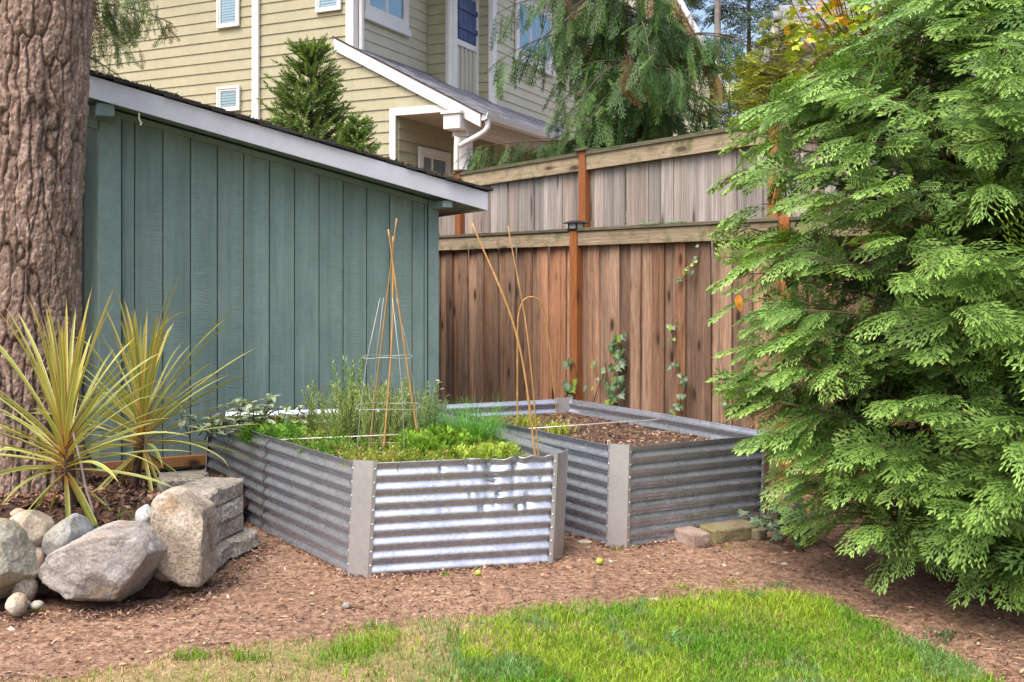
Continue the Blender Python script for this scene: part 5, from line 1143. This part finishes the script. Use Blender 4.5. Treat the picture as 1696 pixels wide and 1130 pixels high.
# ---------------------------------------------------------------- the big fir trunk at the left
def big_trunk():
    m = NM('furrowed_bark'); at_ = m.n('Attribute', _attribute_name='tint').outputs['Color']; v = m.co('Object'); f = m.noise(v, 60., 5, .7); g = m.noise(m.co('Object', (1, 1, .35)), 22., 5, .65)
    c = m.mix(1., at_, m.ramp(f, [(.3, .60), (.5, 1.), (.72, 1.5)]), 'MULTIPLY'); c = m.mix(m.ramp(g, [(.5, 0.), (.72, .6)]), c, (.36, .29, .25)); c = m.mix(m.ramp(m.noise(v, 9., 4), [(.60, 0.), (.75, .4)]), c, (.25, .10, .055))
    mat = m.fin(c, .92, 0, m.bump(f, .6, .008, m.bump(g, .6, .02)), .15)
    nu, nz = 270, 500; af = math.radians(-64.6); a = np.concatenate([np.linspace(af-1.75, af+1.75, 215, endpoint=False), np.linspace(af+1.75, af-1.75+2*PI, 55, endpoint=False)]); z = np.concatenate([np.linspace(.05, 3.7, nz-30), np.linspace(3.75, 9, 30)]); A, Zz = np.meshgrid(a, z)
    R = .325+.05*np.exp(-(Zz-.25)/.22)+.006*(Zz-1.6)**2*(Zz < 4)
    S3 = np.stack([np.cos(A)*.33, np.sin(A)*.33, Zz], -1); warp = np.stack([fbm(S3*(8, 8, 5)+9, 3, 3), fbm(S3*(8, 8, 5)+31, 4, 3)], -1)-.5
    def cells(du, dz, wu, wz, seed):
        """voronoi plates round the trunk: distance to the nearest crack and a number per plate"""
        K = int(round(2*PI*.33/du)); U = A/(2*PI)*K+warp[..., 0]*wu; Wz = Zz/dz+warp[..., 1]*wz; iu = np.floor(U).astype(np.int64); iz = np.floor(Wz).astype(np.int64); f1 = np.full(A.shape, 9.); f2 = f1.copy(); idv = np.zeros(A.shape)
        for x in (-1, 0, 1):
            for y in (-1, 0, 1):
                cu = iu+x; cz = iz+y; k = np.mod(cu, K); px_ = cu+.1+.8*_h(k, cz, k*0, seed); pz_ = cz+_h(k, cz, k*0, seed+1); d_ = np.hypot(U-px_, (Wz-pz_)); nid = _h(k, cz, k*0, seed+2); c_ = d_ < f1; f2 = np.where(c_, f1, np.minimum(f2, d_)); idv = np.where(c_, nid, idv); f1 = np.where(c_, d_, f1)
        return f2-f1, idv
    e1_, i1_ = cells(.075, .62, 1.1, .8, 11); e2_, i2_ = cells(.034, .11, 1.6, 1.0, 21); e3_, i3_ = cells(.016, .034, 2., 1.2, 31); ft = fbm(S3*(70, 70, 40), 81, 3)
    c1_ = np.clip(e1_/(.04+.26*fbm(S3*(6, 6, 3), 7, 2)), 0, 1)**.6; c2_ = np.clip(e2_/.16, 0, 1)
    h = -.027*(1-c1_)+.010*(i1_-.5)-.006*(1-c2_)+.010*(i2_-.5)+.009*(i3_-.5)-.004*(1-np.clip(e3_/.2, 0, 1))+.008*(ft-.5)+.02*(fbm(S3*(5, 5, 2.2), 91, 3)-.5)
    lean = np.stack([.055*(Zz-1.6)/1.6*(.35)+.018*np.clip(Zz-1.6, 0, 9)**1.3, 0*Zz], -1)
    cx, cy = -3.085, 6.50; V = np.stack([cx+np.cos(A)*(R+h)+lean[..., 0], cy+np.sin(A)*(R+h), Zz], -1).reshape(-1, 3); i, j = np.meshgrid(np.arange(nu), np.arange(nz-1)); p = (j*nu+i).ravel(); pn = (j*nu+(i+1) % nu).ravel(); T = np.stack([p, pn, pn+nu, p+nu], 1)
    w = (c1_*(.70+.30*c2_))[..., None]; g1 = (.35*i1_+.40*i2_+.45*i3_)[..., None]; col = np.array((.040, .027, .021))*(1-w)+(np.array((.11, .070, .052))*(1-g1)+np.array((.38, .275, .225))*g1)*w
    t = thing('fir_tree', 'massive trunk with deeply furrowed brown bark beside the shed', 'tree', (cx, cy, .3)); mk('trunk', bigmesh(V, T, col.reshape(-1, 3), smooth=False), mat, t)
big_trunk()
# ---------------------------------------------------------------- spiky cordylines
def strap(L, w, elev, az, droop, r, twist=0., gold=0.):
    n = 10; V, C, Fc = [], [], []; d = np.array((math.cos(az), math.sin(az), 0)); sd = np.array((-d[1], d[0], 0)); p = np.zeros(3); e = elev; up = np.array((0, 0, 1.)); kink = r.uniform(.45, .8) if r.uniform() < .14 else 9
    tone = r.uniform(.8, 1.15); cream = np.array((.62, .56, .25))*tone; gr = np.array((.19, .27, .05))*tone; yl = np.array((.48, .45, .08))*tone; base = np.array((.50, .24, .06)); gr = gr*(1-gold)+np.array((.46, .36, .05))*gold; yl = yl*(1-gold)+np.array((.56, .40, .05))*gold  # each leaf gets its own random tone
    for k in range(n+1):
        t = k/n; ww = w*(.55+.45*min(1, t*5))*(1-t**3.2)**.8+.0006; dirn = d*math.cos(e)+up*math.sin(e); nn = -d*math.sin(e)+up*math.cos(e); s2 = sd*math.cos(twist*t)+nn*math.sin(twist*t)
        for j, o in enumerate((-1, -.52, 0, .52, 1)):
            V.append(p+s2*ww/2*o+nn*(abs(o)*.30*ww)); c = cream if abs(o) > .9 else (gr if abs(o) > .3 else yl*.6+gr*.4); c = c*(1-np.exp(-t/.13))+base*np.exp(-t/.13)
            if t > .93: c = np.array((.40, .22, .10))
            C.append(c)
        if k < n: Fc += [(k*5+j, k*5+j+1, (k+1)*5+j+1, (k+1)*5+j) for j in range(4)]
        p = p+dirn*L/n; e -= droop*(.35+1.3*t)/n
        if k/n > kink: e -= .28
    return mesh(V, Fc, True, np.array(C), fix=False)
def cordyline(label, base, crown, n, seed, L=(.5, .78), low=-.75):
    r = np.random.default_rng(seed); b = np.array(base, float); c = np.array(crown, float); t = thing('spiky_plant', label, 'plant', b)
    mk('stem', Tubes().add(spline([b-(0, 0, .05), (b+c)/2+(.01, 0, 0), c], 6), .028, .024, 9).m.mesh(True), M_BARKD, t)
    for k in range(n):
        u = (k+.5)/n; az = k*2.39996+r.normal(0, .2); elev = (math.radians(87)-math.radians(84)*(u/.87)**1.05 if u < .87 else r.uniform(low-.25, low+.5))+r.normal(0, .08); l = r.uniform(*L)*(1. if u < .8 else .8); z = -.27*u+.02
        mk('leaf', strap(l, r.uniform(.019, .029), elev, az, (r.uniform(.08, .35)+.85*u*r.uniform(.3, 1.)) if u < .87 else r.uniform(.2, .5), r, r.normal(0, .5), float(np.clip(1-u*3, 0, 1))), M_STRAP, t, c+(.016*math.cos(az), .016*math.sin(az), z))
zb = .36
cordyline('spiky strap leaved plant in front of the big trunk, its leaves striped yellow and green', (-2.38, 5.55, zb), (pt(108, 720, 5.5)[0], 5.5, .79), 82, 3, (.58, .86), -.95)
cordyline('spiky strap leaved plant on a short bare stem beside the shed corner', (-2.42, 6.55, .27), (pt(236, 690, 6.45)[0], 6.45, .76), 82, 5, (.58, .95), -.85)
o = mk('dead_stalk', MB().tube(spline([(0, 0, 0), (-.045, .0, .14), (-.075, .01, .27), (-.12, .02, .42)], 5), .006, 6).mesh(True), plain('dry_grey_stalk', (.32, .26, .25), .8), None, (pt(156, 862, 5.42)[0], 5.42, .37)); tag(o, 'thin dead grey stalk leaning against the nearer spiky plant', 'stalk')
# ---------------------------------------------------------------- herbs in the first bed
M_SAGE = tinted('sage_leaf', rough=.7, trans=.2, spec=.15)
def cover():
    r = np.random.default_rng(81); n = 5200; P2 = inset(BS1, .06); lo, hi = P2.min(0), P2.max(0); x = r.uniform(lo[0], hi[0], n); y = r.uniform(lo[1], hi[1], n); d = n2(x*3, y*3, 83); k = inpoly(P2, x, y) & (d > .32) & (np.hypot((x+.72)/.30, (y-6.72)/.18) > r.uniform(.7, 1.3, n)) & ~((x > -.35) & (y < 6.45) & (r.uniform(0, 1, n) < .8)); x, y = x[k], y[k]; n = len(x)
    P = np.stack([x, y, soil1(x, y)-.005], 1); X = np.stack([r.normal(0, .45, n), r.normal(0, .45, n), np.ones(n)], 1); tp = [sprig(s, 16, .30, .10, 62) for s in (91, 92, 93)]; yel = np.clip((n2(x*2.4, y*2.4, 85)-.35)*3, 0, 1)[:, None]
    c1 = np.array((.13, .28, .030))*(1-yel)+np.array((.36, .40, .075))*yel; dr = r.uniform(0, 1, (n, 1)) < .1; c1 = np.where(dr, np.array((.42, .33, .13)), c1)
    V, T, C = inst(tp, P, X, r.normal(0, 1, (n, 3)), r.uniform(.05, .105, n)*(.8+.6*n2(x*4, y*4, 87)), c1*.45, c1, 8); tag(mk('herb_ground_cover', bigmesh(V, T, C), M_HERB), kind='stuff')
cover()
def clump(name, label, cx, cy, rx, ry, n, tp, sc, c0, c1, seed, zf=soil1, tilt=.3, mat=None, cat='plant', flare=0., sink=.01):
    r = np.random.default_rng(seed); a = r.uniform(0, 2*PI, n); q = np.sqrt(r.uniform(0, 1, n)); x = cx+np.cos(a)*q*rx; y = cy+np.sin(a)*q*ry; P = np.stack([x, y, zf(x, y)-sink], 1); X = np.stack([np.cos(a)*q*flare+r.normal(0, tilt, n), np.sin(a)*q*flare+r.normal(0, tilt, n), np.ones(n)], 1)
    t = thing(name, label, cat, (cx, cy, float(zf(cx, cy)))); V, T, C = inst(tp, P, X, r.normal(0, 1, (n, 3)), r.uniform(*sc, n), c0, c1, seed, .2); mk('foliage', bigmesh(V, T, C), mat or M_HERB, t); return t
TT_ = [sprig(s, 46, .125, .026, 52, .2, .05, .010) for s in (31, 32, 33, 34)]
clump('herb_plant', 'tall wispy pale green herb rising against the teal planks at the back of the bed', -1.00, 7.28, .38, .30, 190, TT_, (.20, .44), np.array((.16, .24, .08)), np.array((.46, .56, .22)), 21, tilt=.20, flare=.15)
clump('herb_plant', 'tallest single herb spire, left of the wire cage', -1.16, 7.36, .04, .04, 7, TT_, (.46, .56), np.array((.09, .16, .05)), np.array((.30, .42, .14)), 22, tilt=.05)
clump('herb_plant', 'grey green herb bush right of the tripod by the shed corner', -.70, 7.35, .17, .22, 60, TT_, (.18, .36), np.array((.09, .14, .06)), np.array((.27, .36, .17)), 27, tilt=.22, flare=.2)
clump('herb_plant', 'lone wispy sprig standing between the sage and the tall herb', -1.42, 7.25, .03, .03, 3, TT_, (.34, .44), np.array((.09, .16, .05)), np.array((.32, .42, .16)), 28, tilt=.06)
PAR = [spray(s, 4, 4, spread=.62, ang=58, droop=.5, lw=.10, ll=.20, curl=.5) for s in (41, 42, 43)]
clump('parsley', 'bright green curly parsley between the bamboo tripod and the chives', -.50, 6.60, .18, .23, 330, PAR, (.08, .16), np.array((.06, .15, .015)), np.array((.25, .43, .045)), 23, tilt=.55, flare=.6)
clump('parsley', 'low yellowish parsley close behind the dented front sheet', -.22, 6.22, .22, .10, 70, PAR, (.07, .12), np.array((.10, .18, .02)), np.array((.34, .44, .06)), 29, tilt=.4, flare=.5)
clump('herb_plant', 'small leafy bright herb at the left edge of the bed behind the corner seam', -1.62, 7.05, .20, .24, 150, PAR, (.08, .14), np.array((.06, .15, .02)), np.array((.20, .38, .05)), 30, tilt=.35, flare=.4)
def chives():
    r = np.random.default_rng(24); cx, cy = -.27, 6.86; t = thing('chives', 'arching clump of thin dark green chives beside the parsley', 'plant', (cx, cy, .49)); V, Fc, C = [], [], []
    for k in range(560):
        a = r.uniform(0, 2*PI); q = math.sqrt(r.uniform(0, 1))*.17; b = np.array((cx+q*math.cos(a), cy+q*math.sin(a)*1.2, .47)); az = a+r.normal(0, .6); L = r.uniform(.24, .42); e = math.radians(r.uniform(62, 90)); dr = r.uniform(.4, 2.1); d = np.array((math.cos(az), math.sin(az), 0)); s = np.array((-d[1], d[0], 0)); w = r.uniform(.004, .0066); c = np.array((.095, .27, .03))*r.uniform(.7, 1.7); p = b; i0 = len(V)
        for j in range(6):
            ww = w*(1-j/5.6); V += [p-s*ww/2, p+s*ww/2]; C += [c*(.8+.1*j)]*2
            if j: Fc.append((i0+2*j-2, i0+2*j-1, i0+2*j+1, i0+2*j))
            p = p+(d*math.cos(e)+np.array((0, 0, math.sin(e))))*L/5; e -= dr/5
    mk('blades', mesh(V, Fc, False, np.array(C), fix=False), M_HERB, t)
chives()
def leafmesh(pts, cup, c0, c1):
    """single broad leaf lying along +x, outline list of (x, y)"""
    V = [(0, 0, 0)]+[(x, y, -cup*(x*x+y*y)+.25*abs(y)) for x, y in pts]+[(.5, 0, -cup*.25)]; n = len(pts); m = n+1; Fc = [(m, i, i+1) for i in range(1, n)]+[(m, n, 0), (m, 0, 1)]
    tn = np.array([c0]+[c1]*n+[np.array(c0)*.6+np.array(c1)*.4]); return mesh(V, Fc, False, tn, fix=False)
OV = [(.12, -.14), (.35, -.24), (.65, -.22), (.9, -.09), (1., 0), (.9, .09), (.65, .22), (.35, .24), (.12, .14)]
IV = [(-.05, -.30), (.10, -.52), (.30, -.34), (.58, -.46), (.62, -.20), (1., 0), (.62, .20), (.58, .46), (.30, .34), (.10, .52), (-.05, .30)]
SAGE = [leafmesh(OV, .25, (.21, .27, .15), (.33, .41, .26)), leafmesh(OV, .1, (.11, .16, .09), (.19, .26, .16)), leafmesh(OV, .4, (.27, .33, .21), (.42, .49, .34))]
IVY = [leafmesh(IV, .2, (.16, .22, .11), (.040, .095, .040)), leafmesh(IV, .35, (.20, .27, .14), (.065, .14, .055)), leafmesh(IV, .1, (.26, .30, .20), (.12, .19, .11)), leafmesh(IV, .2, (.30, .38, .07), (.24, .34, .05))]
def orient(o, x, z, s):
    x = unit(np.array(x)); y = unit(np.cross(np.array(z, float), x)); zz = np.cross(x, y); o.rotation_euler = Matrix(np.stack([x, y, zz], 1).tolist()).to_euler(); o.scale = (s, s, s)
def sage():
    r = np.random.default_rng(25); t = thing('sage', 'grey green sage with oval leaves in the far left corner of the bed', 'plant', (-1.95, 7.4, .5)); st = Tubes()
    for k in range(30):
        b = np.array((-1.93+r.normal(0, .16), 7.34+r.normal(0, .13), .47)); e = b+(r.normal(0, .13), r.normal(-.05, .09), r.uniform(.10, .30)); st.add(np.linspace(b, e, 4), .005, .003, 5)
        for j in range(8):
            p = b+(e-b)*(.35+.65*j/7); az = j*2.4+r.normal(0, .4); o = mk('leaf', SAGE[r.integers(0, 3)], M_SAGE, t, p); orient(o, (math.cos(az), math.sin(az), r.uniform(-.15, .6)), (math.cos(az)*-.4, math.sin(az)*-.4, 1), r.uniform(.065, .12))
    mk('stems', st.m.mesh(True), M_STEMB, t, kind='stuff')
sage()
# ---------------------------------------------------------------- ivy on the fence
M_IVY = tinted('ivy_leaf', rough=.4, trans=.12, spec=.45)
def ivy(label, path, nleaf, size, seed, spread=.05, pale=.15, v=-.02, frame=LF):
    """path in photo-fence coordinates (s along the fence, z)"""
    r = np.random.default_rng(seed); Q = spline([frame(s, v, z) for s, z in path], 8); t = thing('ivy', label, 'ivy', Q[0]); mk('stem', MB().tube(Q, .004, 5).mesh(True), M_STEMB, t)
    n3 = -frame.ey
    for k in range(nleaf):
        i = r.integers(0, len(Q)); p = Q[i]+frame.ex*r.normal(0, spread)+np.array((0, 0, r.normal(0, .03)))+n3*r.uniform(.005, .05); o = mk('leaf', IVY[r.choice(4, p=(.5-pale/2, .5-pale, pale, pale/2))], M_IVY, t, p)
        a = r.normal(0, 1.0); orient(o, frame.ex*math.sin(a)-np.array((0, 0, 1))*math.cos(a)+n3*.3, n3+np.array((0, 0, .45))+r.normal(0, .25, 3), r.uniform(*size))
def sf(px, y, v=-.02):
    O = LF(0, v, 0); k = (px-CX)/F; s = (k*O[1]-O[0])/(LF.ex[0]-k*LF.ex[1]); return s, H+(HY-y)*LF(s, v, 0)[1]/F
ivy('dense ivy climbing the brown fence behind the back corner of the bare soil bed', [(sf(1022, 700)[0], .3), sf(1022, 660), sf(1026, 600), sf(1024, 556)], 62, (.05, .085), 1, .06)
ivy('thin ivy strand beside the orange post low on the fence', [(sf(985, 700)[0], .3), sf(985, 660), sf(1000, 620), sf(1004, 598)], 16, (.04, .065), 2, .05, .5)
ivy('ivy trailing up the fence in the middle of the boards', [(sf(1112, 700)[0], .3), sf(1113, 680), sf(1136, 640), sf(1118, 590), sf(1114, 520)], 34, (.035, .06), 3, .035)
ivy('short ivy strand hanging high on the fence under the rail', [sf(1126, 468), sf(1140, 450), sf(1152, 440), sf(1160, 414)], 16, (.032, .05), 4, .03, .3)
ivy('ivy leaves around the foot of the orange post', [(sf(930, 700)[0], .3), sf(940, 660), sf(962, 640), sf(958, 598)], 18, (.05, .09), 5, .07, .4, v=-.08)
ivy('ivy strand at the back of the thick green cedar', [(sf(1202, 740)[0], .3), sf(1204, 690), sf(1204, 640), sf(1200, 610)], 16, (.035, .055), 6, .03)
def ivy_top():
    r = np.random.default_rng(7); a, b = sf(1062, 372, 0)[0], sf(1138, 372, 0)[0]; t = thing('ivy', 'pale ivy sprigs creeping along the cap of the lower fence', 'ivy', LF(a, 0, 2.08)); mk('stem', MB().tube([LF(a, -.01, 2.084), LF((a+b)/2, .01, 2.088), LF(b, 0, 2.084)], .003, 5).mesh(True), M_STEMB, t)
    for k in range(26): o = mk('leaf', IVY[r.integers(1, 3)], M_IVY, t, LF(a+(b-a)*r.uniform(0, 1), r.normal(0, .025), 2.088)); az = r.uniform(0, 6.3); orient(o, (math.cos(az), math.sin(az), .1), (r.normal(0, .3), -.4, 1), r.uniform(.035, .055))
ivy_top()
def ivy_ground():
    r = np.random.default_rng(8); c = (1.78, 6.35); t = thing('ivy', 'low ivy clump at the right end of the bare soil bed under the cedar', 'ivy', (*c, 0)); st = Tubes()
    for k in range(14):
        e = np.array((c[0]+r.normal(0, .20), c[1]+r.normal(0, .22), r.uniform(.12, .38))); b = np.array((c[0]+r.normal(0, .1), c[1]+r.normal(0, .1), -.02)); B = bez(b, (b+e)/2+(0, 0, .1), e, 6); st.add(B, .004, .002, 4)
        for j in range(8): o = mk('leaf', IVY[r.integers(0, 3)], M_IVY, t, B[r.integers(1, 6)]+r.normal(0, .03, 3)); az = r.uniform(0, 6.3); orient(o, (math.cos(az), math.sin(az), -.2), (-.3, -.8, 1), r.uniform(.05, .08))
    mk('stems', st.m.mesh(True), M_STEMB, t, kind='stuff')
ivy_ground()
# ---------------------------------------------------------------- small plants
def tuft(label, x, y, z, n, h, c, seed, spread=.04, name='weed'):
    r = np.random.default_rng(seed); P = np.stack([x+r.normal(0, spread, n), y+r.normal(0, spread, n), np.full(n, z-.004)], 1); tint = np.array(c)*r.uniform(.7, 1.35, (n, 1)); V, T, C = blades(P, r.uniform(*h, n), r.uniform(.004, .008, n), r.uniform(.3, 1.1, n), tint, r); t = thing(name, label, 'weed' if name == 'weed' else 'seedling', (x, y, z)); mk('blades', bigmesh(V, T, C), M_HERB, t)
def gtuft(label, px, y, n, h, c, seed, sp=.02):
    d = gd(y); x = (px-CX)*d/F; tuft(label, x, d, float(gz(x, d)), n, h, c, seed, sp)
for px, d, lab, sd_ in ((926, 7.45, 'yellow green seedling tuft near the brace rod in the bare soil', 1), (874, 7.75, 'yellow green seedling row at the foot of the cane hoop', 2)):
    x = (px-CX)*d/F; tuft(lab, x, d, float(soil2(x, d)), 130, (.06, .13), (.36, .42, .05), sd_, .055, 'seedling')
gtuft('small weed at the lawn edge under the pinkish stone', 1128, 972, 60, (.01, .03), (.25, .30, .05), 3, .03); gtuft('yellowish weed alone on the mulch in front of the mossy block', 1216, 962, 50, (.01, .025), (.30, .33, .06), 4); gtuft('tiny green weed under the dented front sheet', 738, 946, 40, (.01, .03), (.14, .26, .04), 5, .015)
gtuft('weed at the foot of the bare soil bed corner post', 1022, 908, 40, (.01, .025), (.22, .28, .06), 6); gtuft('weed between the two bed corners', 932, 908, 40, (.01, .03), (.28, .32, .06), 7); gtuft('grey green weed where the lawn ends under the cedar', 1290, 968, 80, (.015, .035), (.16, .24, .10), 8, .03); gtuft('yellow weed at the foot of the big grey boulder', 61, 1008, 24, (.02, .045), (.38, .42, .04), 9, .01)
gtuft('weed tuft on the mulch in front of the paver', 1205, 903, 40, (.01, .022), (.24, .27, .07), 11); gtuft('low weed in shade near the cedar on the lawn edge', 1560, 1052, 80, (.02, .05), (.06, .12, .04), 12, .05)
x_, y_ = pt(205, 850, 5.42)[:2]; clump('weed', 'feathery green weed in the planting bed behind the big boulder', x_, y_, .09, .05, 46, TT_, (.05, .09), np.array((.08, .17, .02)), np.array((.20, .36, .06)), 55, zf=lambda x, y: planter_z(x, y), tilt=.9, cat='weed')
x_, y_ = pt(726, 640, 8.3)[:2]; 
t = thing('sapling', 'bare thin sapling with a few pale leaves at the shed corner', 'plant', (x_, y_, 0)); mk('stem', MB().tube(spline([(x_, y_, -.02), (x_+.02, y_, .4), (x_-.01, y_, .78)], 6), .004, 5).mesh(True), M_STEMB, t)
for k in range(18): o = mk('leaf', SAGE[k % 3], M_SAGE, t, (x_+random.uniform(-.01, .015), y_, .48+.018*k)); orient(o, (math.cos(k*2.4), math.sin(k*2.4), .3), (0, -.5, 1), .04)
o = mk('dead_leaf', leafmesh(OV, .5, (.55, .22, .04), (.70, .30, .05)), M_IVY, None, pt(1222, 488, 5.3)); orient(o, (.1, -.2, -1), (-.3, -1, .2), .085); tag(o, 'single orange dead leaf caught on the edge of the cedar', 'leaf')
